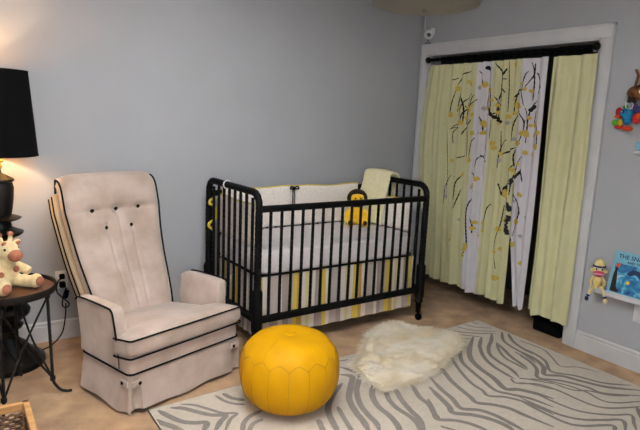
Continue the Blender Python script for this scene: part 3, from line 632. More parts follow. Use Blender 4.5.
# arms
for s in (-1, 1):
    side = [(.085, .215), (.092, .30), (.102, .40), (.109, .475), (.113, .500), (.124, .514), (.145, .519), (.26, .520), (.38, .516), (.43, .510), (.455, .495), (.46, .215)]
    b = B(); n = 11; rings = []
    dn = [Vector((p[0], p[1], 0)) for p in side]
    dn2 = []
    for i in range(len(dn)):
        a, c = dn[i], dn[(i+1) % len(dn)]; k = max(1, int((c-a).length/.03))
        for j in range(k): dn2.append(a.lerp(c, j/k))
    cen = Vector((.34, .38, 0))
    for i in range(n):
        t = i/(n-1); xx = (t-.5)*.072; ins = .014*(1-math.sqrt(max(0, 1-(abs(2*t-1))**3)))
        r = []
        for p in dn2:
            q = p.copy(); dv = (q-cen); q = q-Vector((dv.x/abs(dv.x)*ins if dv.x else 0, ins if dv.y > 0 else 0, 0))
            fl = .022*max(0, (q.y-.28))/.25
            r.append((s*(.313+fl)+xx, q.x, q.y))
        rings.append(r)
    b.loft(rings); ar = b.build('arm', 'suede', gl)
    b = B(); pp = [(s*(.349+.022*max(0, z-.28)/.25), y-.002, z+.001) for y, z in [(.087, .218), (.094, .30), (.102, .40), (.109, .473), (.113, .498), (.124, .511), (.145, .516), (.26, .517), (.38, .513), (.43, .507), (.453, .492)]]
    b.tube(cr(pp, 4), .0050, 8); b.build('piping', 'pipe', ar)
# back
BP = cr([(0, .46, .28), (0, .50, .38), (0, .555, .50), (0, .612, .62), (0, .656, .74), (0, .688, .85), (0, .712, .94), (0, .728, 1.00), (0, .746, 1.030), (0, .768, 1.038), (0, .785, 1.030)], 7)
def bw(t): return .225+.075*min(1, t/.55)**.8
BTN = [(-.146, .885), (0, .885), (.146, .885), (-.080, .790), (.080, .790)]
def back():
    b = B(); n = len(BP); rings = []; NX = 64
    for i in range(n):
        t = i/(n-1); p = BP[i]; tg = (BP[min(i+1, n-1)]-BP[max(i-1, 0)]).normalized(); nr = Vector((0, -tg.z, tg.y)); nr = nr if nr.y < 0 else -nr
        w = bw(t); th = .050*(1 if t < .9 else 1-.5*((t-.9)/.1)**2); r = []
        NF = 90; xsamp = [(-1+2*j/NF, 1) for j in range(NF+1)]+[(1-2*(j+.5)/14, -1) for j in range(14)]
        for un, side_ in xsamp:
            x = w*un
            if side_ < 0: h = -th*(1-.25*abs(un)**8)
            else:
                h = th*(max(0, 1-abs(un)**14)**.5); zz = p.z
                h += .014*(1-(x/w)**4)
                for bx, bz in BTN:
                    d2 = (x-bx)**2+((zz-bz)*1.1)**2; h -= .020*math.exp(-d2/.0009)
                if zz < .89:
                    for bx in (-.080, 0, .080):
                        top = .885 if bx == 0 else .79
                        if zz < top: h -= .008*math.exp(-((x-bx*(.55+.55*zz))/.0085)**2)
                h -= .011*math.exp(-((zz-.888)/.016)**2)*(1-(x/w)**6)
                if zz > .88: h += .012*math.exp(-((zz-.96)/.05)**2)*(1-abs(un)**6)
            r.append(p+Vector((x, 0, 0))+nr*h)
        rings.append(r)
    b.loft(rings); return b
bk = back().build('back_cushion', 'suede', gl)
from mathutils.bvhtree import BVHTree
BV = BVHTree.FromPolygons([v.co for v in bk.data.vertices], [tuple(p.vertices) for p in bk.data.polygons])
def backedge(s, off, xin=0.):
    o = []; n = len(BP)
    for i in range(n):
        t = i/(n-1); tg = (BP[min(i+1, n-1)]-BP[max(i-1, 0)]).normalized(); nr = Vector((0, -tg.z, tg.y)); nr = nr if nr.y < 0 else -nr
        o.append(BP[i]+Vector((s*(bw(t)-xin), 0, 0))+nr*off)
    return o
for s in (-1, 1):
    b = B(); b.tube(backedge(s, .036, .002), .0050, 8); b.build('piping', 'pipe', bk)
for bx, bz in BTN:
    i = min(range(len(BP)), key=lambda q: abs(BP[q].z-bz) + (10 if BP[q].y > .78 else 0)); p = BP[i]; tg = (BP[i+1]-BP[i-1]).normalized(); nr = Vector((0, -tg.z, tg.y)); nr = nr if nr.y < 0 else -nr
    q = BV.ray_cast(p+Vector((bx, 0, 0))+nr*.3, -nr)[0]+nr*.003
    b = B(); b.ell(q, (.0125, .008, .0125), None, 14, 8); b.build('button', 'pipe', bk)
# frame pad behind the cushion
def shell(off0, off1, zmax, xin, nm, m, edge=True):
    b = B(); rings = []; n = 0; pts = [p for p in BP if p.z < zmax and p.y < .76]
    for i, p in enumerate(pts):
        a = pts[min(i+1, len(pts)-1)]-pts[max(i-1, 0)]; tg = a.normalized(); nr = Vector((0, -tg.z, tg.y)); nr = nr if nr.y < 0 else -nr
        t = i/(len(BP)-1); w = bw(t)-xin; r = []
        for j in range(32):
            an = 2*PI*j/32; ca, sa = cos(an), sin(an); x = w*(abs(ca)**.2)*(1 if ca > 0 else -1); q = (abs(sa)**.5)*(1 if sa > 0 else -1)
            r.append(p+Vector((x, 0, 0))+nr*((off0+off1)/2+(off0-off1)/2*q))
        rings.append(r)
    b.loft(rings); o = b.build(nm, m, gl)
    for s in (-1, 1):
        pth = []
        for i, p in enumerate(pts):
            a = pts[min(i+1, len(pts)-1)]-pts[max(i-1, 0)]; tg = a.normalized(); nr = Vector((0, -tg.z, tg.y)); nr = nr if nr.y < 0 else -nr
            pth.append(p+Vector((s*(bw(i/(len(BP)-1))-xin), 0, 0))+nr*(off1+.010))
        b = B(); b.tube(pth, .0048, 8); b.build('piping', 'pipe', o)
shell(-.045, -.098, 1.03, .004, 'inner_back', 'suede2')
shell(-.096, -.150, 1.00, .010, 'outer_back', 'suede2')
# glider mechanism under the skirt
b = B(); b.b2((-.27, .05, .10), (.27, .40, .19)); b.build('under_frame', 'blackmat', gl)
for s in (-1, 1):
    b = B(); b.b2((s*.27-.02, .02, .005), (s*.27+.02, .55, .04), .005); b.b2((s*.27-.02, .2, .04), (s*.27+.02, .26, .12)); b.build('base_rail', 'blackmat', gl)

# ------------------------------------------------------------------ rug
rug = thing('area_rug', 'large cream rug with taupe zebra stripes in front of the crib', 'rug', (0, 0, 0))
RXa, RXb, RYa, RYb = -2.700, -.215, -3.62, -1.075
b = B(); P4 = [(-2.735, -1.155), (-.215, -1.060), (-.215, -3.64), (-2.735, -3.64)]
def clipx(p): return (min(max(p[0], -2.73), -.22), max(p[1], -3.63))
def rugtop(x): return -1.155+(x+2.735)/(2.52)*.095
b.loft([[(x, y, z) for x, y in P4] for z in (.001, .011)])
b.mi = 1
for si, (w, pts) in enumerate(STRIPES):
    P = cr([(p[0], p[1], 0) for p in pts], 8); n = len(P); rows = []
    for i in range(n):
        t = P[min(i+1, n-1)]-P[max(i-1, 0)]
        if t.length < 1e-6: continue
        t.normalize(); nr = Vector((-t.y, t.x, 0)); e = i/(n-1)
        ww = w*.5*min(1, .35+e*6, .35+(1-e)*6)
        r = []
        for q in (-1, 1):
            p = P[i]+nr*ww*q; x = min(max(p.x, -2.73), -.22); y = max(min(p.y, rugtop(x)-.004), -3.63); r.append((x, y, .0114+si*.00003))
        rows.append(r)
    b.sheet(rows)
b.build('woven_field', ['rug', 'rugs'], rug, flat=True)
b = B(); b.tube([(x, y, .006) for x, y in P4], .0055, 6, True); b.build('binding', 'rugb', rug)

# sheepskin
def inside(x, y, poly):
    c = False; n = len(poly); j = n-1
    for i in range(n):
        xi, yi = poly[i]; xj, yj = poly[j]
        if (yi > y) != (yj > y) and x < (xj-xi)*(y-yi)/(yj-yi)+xi: c = not c
        j = i
    return c
FL2 = [(p.x, p.y) for p in cr([(a, c, 0) for a, c in FLEECE+[FLEECE[0]]], 3)][:-1]
def edged(x, y):
    m = 9
    for i in range(len(FL2)):
        a = Vector(FL2[i]); c = Vector(FL2[(i+1) % len(FL2)]); p = Vector((x, y)); d = c-a; t = max(0, min(1, (p-a).dot(d)/max(d.length_squared, 1e-9))); m = min(m, (p-a-d*t).length)
    return m
b = B(); g = .02; xs = [p[0] for p in FL2]; ys = [p[1] for p in FL2]; V = {}
nx = int((max(xs)-min(xs))/g)+2; ny = int((max(ys)-min(ys))/g)+2; pile = []
def hgt(x, y, d): return .013+min(1, d/.07)**.6*(.028+.016*noise.noise(Vector((x*9, y*9, 0)))+.010*noise.noise(Vector((x*26, y*26, 3))))
for i in range(nx):
    for j in range(ny):
        x = min(xs)+i*g; y = min(ys)+j*g
        if inside(x, y, FL2): d = edged(x, y); V[i, j] = (b.bm.verts.new((x, y, hgt(x, y, d))), b.bm.verts.new((x, y, .0125))); pile.append((x, y, d))
for (i, j) in list(V):
    if all(k in V for k in ((i+1, j), (i, j+1), (i+1, j+1))):
        q = [V[i, j], V[i+1, j], V[i+1, j+1], V[i, j+1]]
        b._f([a[0] for a in q]); b._f([a[1] for a in reversed(q)])
fl = tag(b.build('sheepskin', 'fleece'), 'ivory sheepskin lying across the edge of the zebra rug in front of the crib', 'sheepskin')
b = B(); rf = random.Random(5)
for x, y, d in pile:
    for _ in range(9 if d > .05 else 14):
        px, py = x+rf.uniform(-g, g)*.6, y+rf.uniform(-g, g)*.6
        fa = 3.2*noise.noise(Vector((px*6, py*6, 8)))*PI+rf.uniform(-.5, .5); ln = rf.uniform(.022, .044); z = hgt(px, py, d)-.006
        if d < .03: fa = math.atan2(py+1.22, px+1.15)+rf.uniform(-.6, .6); ln *= 1.3; z = .022
        dx, dy = cos(fa), sin(fa); wd = .0022
        rows = []
        for k in range(4):
            t = k/3; q = Vector((px+dx*ln*t, py+dy*ln*t, z+ln*(.62*t-.5*t*t))); ww = wd*(1-t*.85)
            q.z = max(q.z, .015)
            rows.append([(q.x-dy*ww, q.y+dx*ww, q.z), (q.x+dy*ww, q.y-dx*ww, q.z)])
        b.sheet(rows)
w_ = b.build('wool', 'fleece', fl); w_['kind'] = 'stuff'

# ------------------------------------------------------------------ pouf
pf = thing('pouf', 'round yellow leather pouf with stitched petal seams on the zebra rug', 'pouf', (-2.098, -1.432, .012))
PR, PH = .254, .385
def prof(t):   # t 0..1 bottom to top, returns r, z
    a = -PI/2+PI*t
    ca, sa = cos(a), sin(a)
    return PR*abs(ca)**.62, PH/2+PH/2*(abs(sa)**.86)*(1 if sa > 0 else -1)
def ppt(t, a, off=0):
    r, z = prof(t); k = 1+.007*cos(a*10)*sin(PI*t)
    if t > .93: z -= .008*(t-.93)/.07
    return Vector(((r*k+off)*cos(a), (r*k+off)*sin(a), z+off*.6*(1 if t > .6 else 0)))
b = B(); rings = []
for i in range(49):
    t = .5-.5*cos(PI*(.02+.96*i/48)) ; rings.append([ppt(t, 2*PI*j/80) for j in range(80)])
b.loft(rings); b.build('leather_cover', 'yellow', pf)
b = B(); NP = 16; RT = math.radians(13.6)
for k in range(NP):
    a = 2*PI*k/NP+RT
    b.tube([ppt(.08+.545*i/14, a, .0004) for i in range(15)], .0013, 5)
    a2 = a+2*PI/NP
    pts = [ppt(.625+.055*(1-abs(2*i/12-1)**1.4), a+(a2-a)*i/12, .0004) for i in range(13)]; b.tube(pts, .0015, 5)
    k % 4 == 0 and b.tube([ppt(.68+.24*i/10, a+PI/NP, .0002) for i in range(11)], .0009, 5)
b.build('stitching', 'seam', pf)
b = B(); b.ell((0, 0, PH-.006), (.03, .03, .006)); b.build('top_button', 'yellow', pf)
# ------------------------------------------------------------------ floor lamp
LX, LY = -3.27, -.25
lamp = thing('floor_lamp', 'turned black floor lamp with a black drum shade behind the round side table', 'floor lamp', (LX, LY, 0))
b = B(); b.lathe([(0, 0), (.195, 0), (.20, .012), (.195, .03), (.17, .042), (.16, .06), (.125, .085), (.10, .12), (.06, .15), (.05, .17), (0, .17)], n=40); b.build('base', 'lampwood', lamp)
b = B(); b.lathe([(0, .165), (.05, .165), (.055, .20), (.085, .22), (.09, .235), (.07, .25), (.10, .275), (.125, .30), (.13, .325), (.115, .345), (.085, .355), (.11, .37), (.118, .385), (.105, .40), (.07, .41), (.082, .45), (.088, .52), (.08, .62), (.062, .70), (.055, .735), (.09, .75), (.112, .765), (.115, .775), (.09, .785), (.06, .80), (.055, .83), (.10, .845), (.108, .853), (.06, .87), (.066, .90), (.074, .96), (.078, 1.02), (.070, 1.05), (.082, 1.058), (.080, 1.068), (.05, 1.085), (.022, 1.10), (.016, 1.13), (0, 1.13)], n=32); b.build('turned_column', 'lampwood', lamp)
b = B(); b.lathe([(0, 1.12), (.022, 1.12), (.028, 1.135), (.020, 1.15), (.034, 1.16), (.034, 1.166), (.018, 1.175), (.018, 1.24), (0, 1.24)], n=24); b.tube([(.0, 0, 1.24), (.0, 0, 1.245)], .016, 12)
b.tube(cr([(.03, 0, 1.165), (.075, 0, 1.25), (.08, 0, 1.40), (.05, 0, 1.56), (0, 0, 1.60)], 6), .0028, 6); b.tube(cr([(-.03, 0, 1.165), (-.075, 0, 1.25), (-.08, 0, 1.40), (-.05, 0, 1.56), (0, 0, 1.60)], 6), .0028, 6)
b.tube([(-.168, 0, 1.60), (.168, 0, 1.60)], .0028, 6); b.tube([(0, -.168, 1.60), (0, .168, 1.60)], .0028, 6); b.build('socket_and_harp', 'brass', lamp)
b = B()
def cone(r0, r1, z0, z1, n=56): return [[(r*cos(2*PI*j/n), r*sin(2*PI*j/n), z) for j in range(n)] for r, z in ((r0, z0), (r1, z1))]
b.loft(cone(.205, .172, 1.197, 1.643), cap=False); shd = b.build('lamp_shade', 'shade', lamp)
b = B(); b.loft(cone(.2025, .1695, 1.197, 1.643), cap=False); b.build('lining', 'shadein', shd)
for r, z in ((.2045, 1.198), (.1715, 1.643)):
    b = B(); b.tube([(r*cos(a*PI/28), r*sin(a*PI/28), z) for a in range(56)], .0035, 6, True); b.build('rim', 'shade', shd)
b = B(); b.lathe([(0, 1.24), (.014, 1.245), (.018, 1.27), (.030, 1.30), (.030, 1.325), (.02, 1.345), (0, 1.352)], n=20); b.build('light_bulb', 'bulb', lamp)

# wall outlet and cord behind the table
ou = thing('wall_outlet', 'white wall outlet with black plugs on the grey wall between table and glider', 'outlet', (-2.935, 0, .392))
b = B(); b.box((0, -.0035, 0), (.072, .007, .115), None, .003); b.build('cover_plate', 'white', ou)
for dz in (-.026, .026):
    b = B(); b.box((0, -.008, dz), (.034, .006, .034), None, .003); b.build('receptacle', 'white', ou)
cd = thing('lamp_cord', 'black power cord with plugs and inline switch running down from the outlet to the lamp', 'cord', (-2.935, -.02, 0))
b = B(); b.box((0, -.008, .418), (.03, .034, .03), None, .006); b.box((0, -.012, .366), (.034, .044, .034), None, .006); b.build('plug', 'blackmat', cd)
b = B(); b.tube(cr([(0, -.03, .415), (-.03, -.05, .40), (-.04, -.05, .34), (-.015, -.04, .30), (.012, -.035, .27), (.03, -.04, .245), (.02, -.04, .225), (-.008, -.035, .235), (.0, -.035, .30), (.02, -.03, .35)], 6), .0042, 6)
b.tube(cr([(.012, -.035, .25), (.006, -.035, .16), (-.02, -.05, .06), (-.09, -.09, .008), (-.17, -.14, .006), (-.24, -.16, .008), (-.30, -.20, .02)], 6), .0040, 6); b.build('wire', 'blackmat', cd)
b = B(); b.box((.018, -.042, .31), (.022, .018, .055), Matrix.Rotation(.25, 3, 'Y'), .006); b.build('inline_switch', 'blackmat', cd)

# ------------------------------------------------------------------ side table
TX, TY, TZ = -3.284, -.690, .580
tb = thing('side_table', 'round tray table with brown wood top and thin black iron legs beside the glider', 'side table', (TX, TY, 0))
TR = .218
b = B(); b.lathe([(0, TZ-.012), (TR-.008, TZ-.012), (TR-.006, TZ-.004), (0, TZ-.004)], n=56); b.build('tabletop', 'tablewood', tb)
b = B(); b.lathe([(TR-.004, TZ-.022), (TR, TZ-.022), (TR+.004, TZ-.016), (TR+.005, TZ+.012), (TR+.001, TZ+.015), (TR-.004, TZ+.012), (TR-.006, TZ-.010)], n=56)
b.build('tray_rim', 'iron', tb)
legA = [math.radians(a) for a in (-15, 75, 165, 255)]
legs = []
for a in legA:
    d = Vector((cos(a), sin(a), 0)); top = d*(TR-.040)+Vector((0, 0, TZ-.016)); low = d*(TR-.030)+Vector((0, 0, .075))
    b = B(); b.tube([top, low], .0078, 8); b.tube(cr([low, d*(TR-.02)+Vector((0, 0, .05)), d*(TR+.005)+Vector((0, 0, .018)), d*(TR+.035)+Vector((0, 0, .007)), d*(TR+.058)+Vector((0, 0, .008))], 5), .0075, 8)
    for z in (.53, .085):
        f = (z-.075)/(TZ-.016-.075); p = low.lerp(top, f); b.lathe([(0, -.014), (.0125, -.012), (.0145, 0), (.0125, .012), (0, .014)], p, 12)
    legs.append((low.lerp(top, .92), low)); b.build('leg', 'iron', tb)
for i in range(4):
    for k in (1, 3):
        u0 = legs[i][0]; l1 = legs[(i+k) % 4][1]+Vector((0, 0, .01))
        m_ = u0.lerp(l1, .55)*.86; m_.z = u0.lerp(l1, .55).z
        b = B(); b.tube(cr([u0, m_, l1], 6), .0052, 8); b.build('brace', 'iron', tb)

# giraffe plush on the table
gp = thing('plush_giraffe', 'cream plush giraffe with rust spots and muzzle sitting on the round side table', 'plush toy', (-3.288, -.672, TZ-.001), math.radians(28))
gp.scale = (.92, .92, .92)
b = B(); b.ell((0, 0, .078), (.072, .062, .082)); b.ell((0, -.02, .135), (.045, .045, .045)); b.ell((.005, -.035, .205), (.054, .056, .053))
b.ell((.0, -.075, .195), (.036, .045, .034))
for s in (-1, 1):
    b.tube(cr([(s*.04, -.03, .04), (s*.07, -.085, .034), (s*.085, -.125, .036)], 5), .033, 12); b.ell((s*.088, -.132, .040), (.038, .028, .040))
    b.tube(cr([(s*.05, -.01, .12), (s*.088, -.03, .095), (s*.105, -.06, .075)], 5), .024, 10)
    b.tube([(s*.022, -.025, .245), (s*.030, -.022, .285)], .012, 10)
    b.ell((s*.066, -.01, .235), (.030, .012, .018), Matrix.Rotation(-s*.35, 3, 'Y'))
b.build('body', 'plush', gp, mods=[REM(.006), SM])
b = B(); b.ell((0, -.100, .190), (.036, .036, .032)); b.build('muzzle', 'plushS', gp)
for s in (-1, 1):
    b = B(); b.ell((s*.031, -.021, .292), (.015, .015, .013), None, 12, 8); b.build('horn_tip', 'plushS', gp)
    b = B(); b.ell((s*.068, -.019, .234), (.020, .006, .011), Matrix.Rotation(-s*.35, 3, 'Y'), 12, 8); b.build('inner_ear', 'plushS', gp)
    b = B(); b.ell((s*.092, -.160, .042), (.024, .008, .026), None, 12, 8); b.build('foot_pad', 'plushS', gp)
    b = B(); b.ell((s*.036, -.070, .222), (.0065, .006, .0075), None, 10, 8); b.build('eye', 'lens', gp)
for p, r in (((.030, -.055, .105), .018), ((-.045, -.045, .085), .016), ((.055, -.02, .065), .014), ((-.02, -.045, .245), .014), ((.10, -.078, .045), .016), ((.046, -.008, .205), .014), ((-.05, -.03, .19), .015), ((.10, -.055, .09), .012)):
    b = B(); b.ell(p, (r, r*.8, r), None, 12, 8); b.build('spot', 'plushS', gp)
b = B(); b.tube(cr([(-.01, .015, .25), (-.01, .03, .21), (-.005, .035, .16), (0, .045, .12)], 5), .010, 8); b.build('mane', 'plushS', gp)

# crate
crt = thing('woven_crate', 'low honey wood framed crate with brown woven panels in front of the side table', 'crate', (-3.485, -1.555, 0))
cw, cd_, ch = .215, .21, .30
for sx in (-1, 1):
    for sy in (-1, 1):
        b = B(); b.box((sx*(cw-.014), sy*(cd_-.014), ch/2), (.028, .028, ch), None, .003); b.build('corner_post', 'cratewood', crt)
b = B()
for s in (-1, 1):
    b.box((0, s*(cd_-.012), ch-.016), (2*cw, .024, .032), None, .004); b.box((s*(cw-.012), 0, ch-.016), (.024, 2*cd_-.046, .032), None, .004)
b.build('top_frame', 'cratewood', crt)
b = B()
for s in (-1, 1):
    b.box((0, s*(cd_-.012), .02), (2*cw-.05, .02, .03), None, .003); b.box((s*(cw-.012), 0, .02), (.02, 2*cd_-.05, .03), None, .003)
b.build('bottom_frame', 'cratewood', crt)
def weavepanel(b, c, ux, half, z0, z1):
    n = int(2*half/.02); C = Vector(c); U = Vector(ux); N = Vector((-U.y, U.x, 0))
    for i in range(int((z1-z0)/.014)):
        z = z0+.007+i*.014; b.tube([C+U*(-half+2*half*j/(n*2))+N*(.004*(1 if (j//2+i) % 2 else -1))+Vector((0, 0, z)) for j in range(n*2+1)], .0062, 6)
for s in (-1, 1):
    b = B(); weavepanel(b, (0, s*(cd_-.016), 0), (1, 0, 0), cw-.03, .035, ch-.03); b.build('woven_panel', 'weave', crt)
    b = B(); weavepanel(b, (s*(cw-.016), 0, 0), (0, 1, 0), cd_-.03, .035, ch-.03); b.build('woven_panel', 'weave', crt)
b = B(); b.b2((-cw+.03, -cd_+.03, .012), (cw-.03, cd_-.03, .022)); b.build('bottom_panel', 'weave', crt)

# ------------------------------------------------------------------ wall ledge, book, sock monkey
SX = -.10; SZ = .462
ld = thing('wall_ledge', 'white picture ledge shelf on the right wall holding a book', 'shelf', (0, -1.80, SZ))
b = B(); b.b2((SX, -.70, -.018), (-.001, -.02, 0), .003); b.build('shelf_board', 'trim', ld)
b = B(); b.b2((SX, -.70, 0), (SX+.012, -.02, .014), .003); b.build('front_lip', 'trim', ld)
b = B(); b.b2((-.014, -.70, 0), (-.001, -.02, .05), .002); b.build('back_strip', 'trim', ld)
# leaning book
bkx = thing('picture_book', 'light blue picture book with a sea picture standing on the white ledge', 'book', (-.070, -1.915, SZ+.001))
bkx.rotation_euler = (0, math.radians(12), 0)
BW, BH, BT = .285, .270, .010
b = B(); b.b2((.0006, -BW+.002, .002), (BT-.0006, -.003, BH-.002)); b.build('pages', 'pages', bkx)
b = B(); b.b2((-.0015, -BW, 0), (.0006, 0, BH)); b.b2((BT-.0006, -BW, 0), (BT+.0015, 0, BH)); b.b2((-.0015, -.003, 0), (BT+.0015, 0, BH)); b.build('cover', 'coverB', bkx)
def seascape():
    m = bpy.data.materials.new('sea picture print'); m.use_nodes = True; nt = m.node_tree; bs = nt.nodes['Principled BSDF']; bs.inputs['Roughness'].default_value = .4
    tc = nt.nodes.new('ShaderNodeTexCoord'); n = nt.nodes.new('ShaderNodeTexNoise'); n.inputs['Scale'].default_value = 11; n.inputs['Detail'].default_value = 3; n.inputs['Distortion'].default_value = 2.2
    nt.links.new(tc.outputs['Object'], n.inputs['Vector']); r = nt.nodes.new('ShaderNodeValToRGB'); nt.links.new(n.outputs['Fac'], r.inputs['Fac'])
    e = r.color_ramp.elements; e[0].position = .3; e[0].color = lin((22, 58, 110)); e[1].position = .74; e[1].color = lin((186, 210, 222))
    for p, c in ((.42, (28, 100, 158)), (.52, (36, 128, 160)), (.60, (90, 166, 196))):
        q = e.new(p); q.color = lin(c)
    nt.links.new(r.outputs['Color'], bs.inputs['Base Color']); return m
M['sea'] = seascape()
b = B(); b.b2((-.0022, -BW+.012, .014), (-.0014, -.018, BH-.075)); pic = b.build('cover_picture', 'sea', bkx, flat=True)
def blob(name, pts, m, x=-.0026):
    b = B(); P = cr([(x, p[0], p[1]) for p in pts+[pts[0]]], 4)[:-1]; vs = [b.bm.verts.new(p) for p in P]; b._f(vs); b.build(name, m, pic)
blob('rock_shape', [(-.020, .016), (-.020, .12), (-.028, .17), (-.036, .18), (-.040, .14), (-.048, .09), (-.052, .05), (-.070, .016)], 'lionB')
blob('orange_shape', [(-.024, .172), (-.028, .192), (-.044, .194), (-.050, .182), (-.040, .168)], 'orange', -.0030)
blob('whale_shape', [(-.10, .14), (-.12, .165), (-.16, .172), (-.20, .15), (-.19, .13), (-.15, .145), (-.12, .13)], 'ink')
blob('green_shape', [(-.15, .18), (-.20, .188), (-.26, .184), (-.26, .16), (-.21, .17)], 'green', -.0030)
blob('yellow_shape', [(-.105, .085), (-.115, .10), (-.13, .09), (-.118, .074)], 'yel', -.0030)
def text(s, size, y, z, parent, m, x=-.0024):
    cu = bpy.data.curves.new('t', 'FONT'); cu.body = s; cu.size = size; cu.extrude = .0002; cu.offset = .0006
    o = bpy.data.objects.new('t', cu); COL.objects.link(o); bpy.context.view_layer.update()
    me = bpy.data.meshes.new_from_object(o.evaluated_get(bpy.context.evaluated_depsgraph_get())); bpy.data.objects.remove(o)
    for v in me.vertices: v.co = Vector((x-v.co.z, y-v.co.x, z+v.co.y))
    me.materials.clear(); me.materials.append(M[m]); t = bpy.data.objects.new('title_text', me); COL.objects.link(t); t.parent = parent
text('THE SNAIL', .036, -.026, BH-.042, bkx, 'ink'); text('AND THE WHALE', .022, -.085, BH-.068, bkx, 'ink')

sm = thing('plush_sock_monkey', 'small yellow sock monkey with pink mouth sitting on the white ledge', 'plush toy', (-.062, -1.848, SZ+.003))
sm.scale = (1.12, 1.12, 1.12)
sm.rotation_euler = (0, 0, math.radians(-58))
b = B(); b.ell((0, 0, .040), (.024, .020, .040)); b.ell((0, -.002, .105), (.034, .028, .034)); b.build('body', 'paley', sm, mods=[REM(.004), SM])
b = B(); b.ell((0, -.022, .092), (.030, .018, .019)); b.build('mouth', 'pink', sm)
b = B(); b.tube([(-.026, -.037, .092), (0, -.042, .093), (.026, -.037, .092)], .0022, 6); b.build('lips', 'white', sm)
for s in (-1, 1):
    b = B(); b.ell((s*.015, -.026, .120), (.009, .005, .010), None, 12, 8); e_ = b.build('eye', 'white', sm); b = B(); b.ell((s*.015, -.031, .119), (.005, .003, .006), None, 10, 6); b.build('pupil', 'lens', e_)
    b = B(); b.ell((s*.036, 0, .104), (.009, .006, .011), None, 12, 8); b.build('ear', 'paley', sm)
    b = B(); b.tube(cr([(s*.020, 0, .070), (s*.034, -.022, .045), (s*.030, -.032, .020)], 5), .0075, 8); b.build('arm', 'paley', sm)
    kx = .012
    b = B(); b.tube(cr([(s*.014, -.006, .010), (s*.024, -.040, .012), (s*.034, -.062, -.006), (s*.044, -.066, -.034)], 5), .0085, 10); lg = b.build('leg', 'paley', sm)
    b = B(); b.ell((s*.048, -.072, -.048), (.011, .018, .012), Matrix.Rotation(.3, 3, 'X'), 14, 8); b.build('foot', 'navy' if s < 0 else 'paley', lg)
    b = B(); b.tube([(s*.0405, -.0655, -.024), (s*.0435, -.066, -.034)], .0096, 10); b.build('ankle_band', 'navy', lg)
b = B(); b.lathe([(0, 0), (.032, 0), (.030, .014), (.022, .034), (.008, .046), (0, .048)], (0, 0, .128), 18); hat = b.build('hat', 'paley', sm)
b = B(); b.lathe([(.028, 0), (.0345, .002), (.034, .010), (.028, .012)], (0, 0, .126), 18); b.build('hat_band', 'navy', hat)

# right wall outlet
ou2 = thing('wall_outlet', 'white wall outlet on the right wall under the picture ledge', 'outlet', (0, -2.104, .365))
b = B(); b.box((-.0035, 0, 0), (.007, .072, .115), None, .003); b.build('cover_plate', 'white', ou2)
for dz in (-.026, .026):
    b = B(); b.box((-.008, 0, dz), (.006, .034, .034), None, .003); b.build('receptacle', 'white', ou2)

# ------------------------------------------------------------------ toys hanging on the right wall
def hook(label, y, z):
    h = thing('wall_hook', label, 'hook', (0, y, z)); b = B(); b.lathe([(0, 0), (.010, 0), (.010, .003), (.004, .006), (0, .006)], (0, 0, 0), 14, Matrix.Rotation(-PI/2, 3, 'Y')); b.build('rosette', 'steel', h)
    b = B(); b.tube(cr([(-.004, 0, 0), (-.03, 0, -.004), (-.042, 0, .006), (-.044, 0, .018)], 5), .0025, 6); b.build('peg', 'steel', h)
hook('small metal hook on the right wall behind the brown plush toy', -1.92, 1.765)
bm_ = thing('plush_brown_monkey', 'brown plush monkey with raised tail hanging on the right wall', 'plush toy', (-.055, -1.930, 1.695))
b = B(); b.ell((0, .008, .0), (.036, .050, .042)); b.ell((-.004, -.055, .014), (.042, .045, .043)); b.ell((-.01, -.03, -.02), (.028, .04, .028))
b.build('body', 'brown', bm_, mods=[REM(.005), SM])
b = B(); b.tube(cr([(0, .018, .03), (0, .012, .07), (0, .008, .10), (0, .020, .125), (0, .024, .135)], 5), lambda i: .0085, 8); b.build('tail', 'brown', bm_)
for s, yy in ((-1, .035), (1, -.005)):
    b = B(); b.tube(cr([(-.01, yy, -.02), (-.022, yy+.008*s, -.04), (-.026, yy-.004, -.058)], 5), .012, 8); b.build('leg', 'lionB', bm_)
b = B(); b.ell((-.040, -.055, .006), (.014, .026, .022)); b.build('face', 'knit', bm_)
for s in (-1, 1):
    b = B(); b.ell((-.002, -.055+s*.046, .03), (.008, .015, .017)); b.build('ear', 'lionB', bm_)
    b = B(); b.ell((-.050, -.055+s*.012, .014), (.004, .004, .005), None, 10, 6); b.build('eye', 'lens', bm_)
bd = thing('plush_bird_toy', 'colourful plush bird toy with blue body and orange beak on a white ring', 'plush toy', (-.055, -1.895, 1.545))
b = B(); b.tube([(-.012+.004*cos(a), .024*cos(a*PI/10)-.004, .083+.030*sin(a*PI/10)) for a in range(20)], .0042, 8, True); b.build('ring', 'white', bd)
b = B(); b.ell((0, 0, .010), (.034, .030, .048)); b.ell((-.006, .012, .030), (.034, .034, .030)); b.build('body', 'blue', bd, mods=[REM(.005), SM])
b = B(); b.lathe([(0, 0), (.015, .0), (.012, .015), (.006, .032), (0, .042)], (-.02, .034, .008), 14, Matrix.Rotation(-PI/2, 3, 'X')); b.build('beak', 'orange', bd)
b = B(); b.ell((-.036, .016, .036), (.008, .011, .011)); e_ = b.build('eye', 'navy', bd)
b = B(); b.ell((-.044, .017, .037), (.003, .004, .004), None, 10, 6); b.build('highlight', 'white', e_)
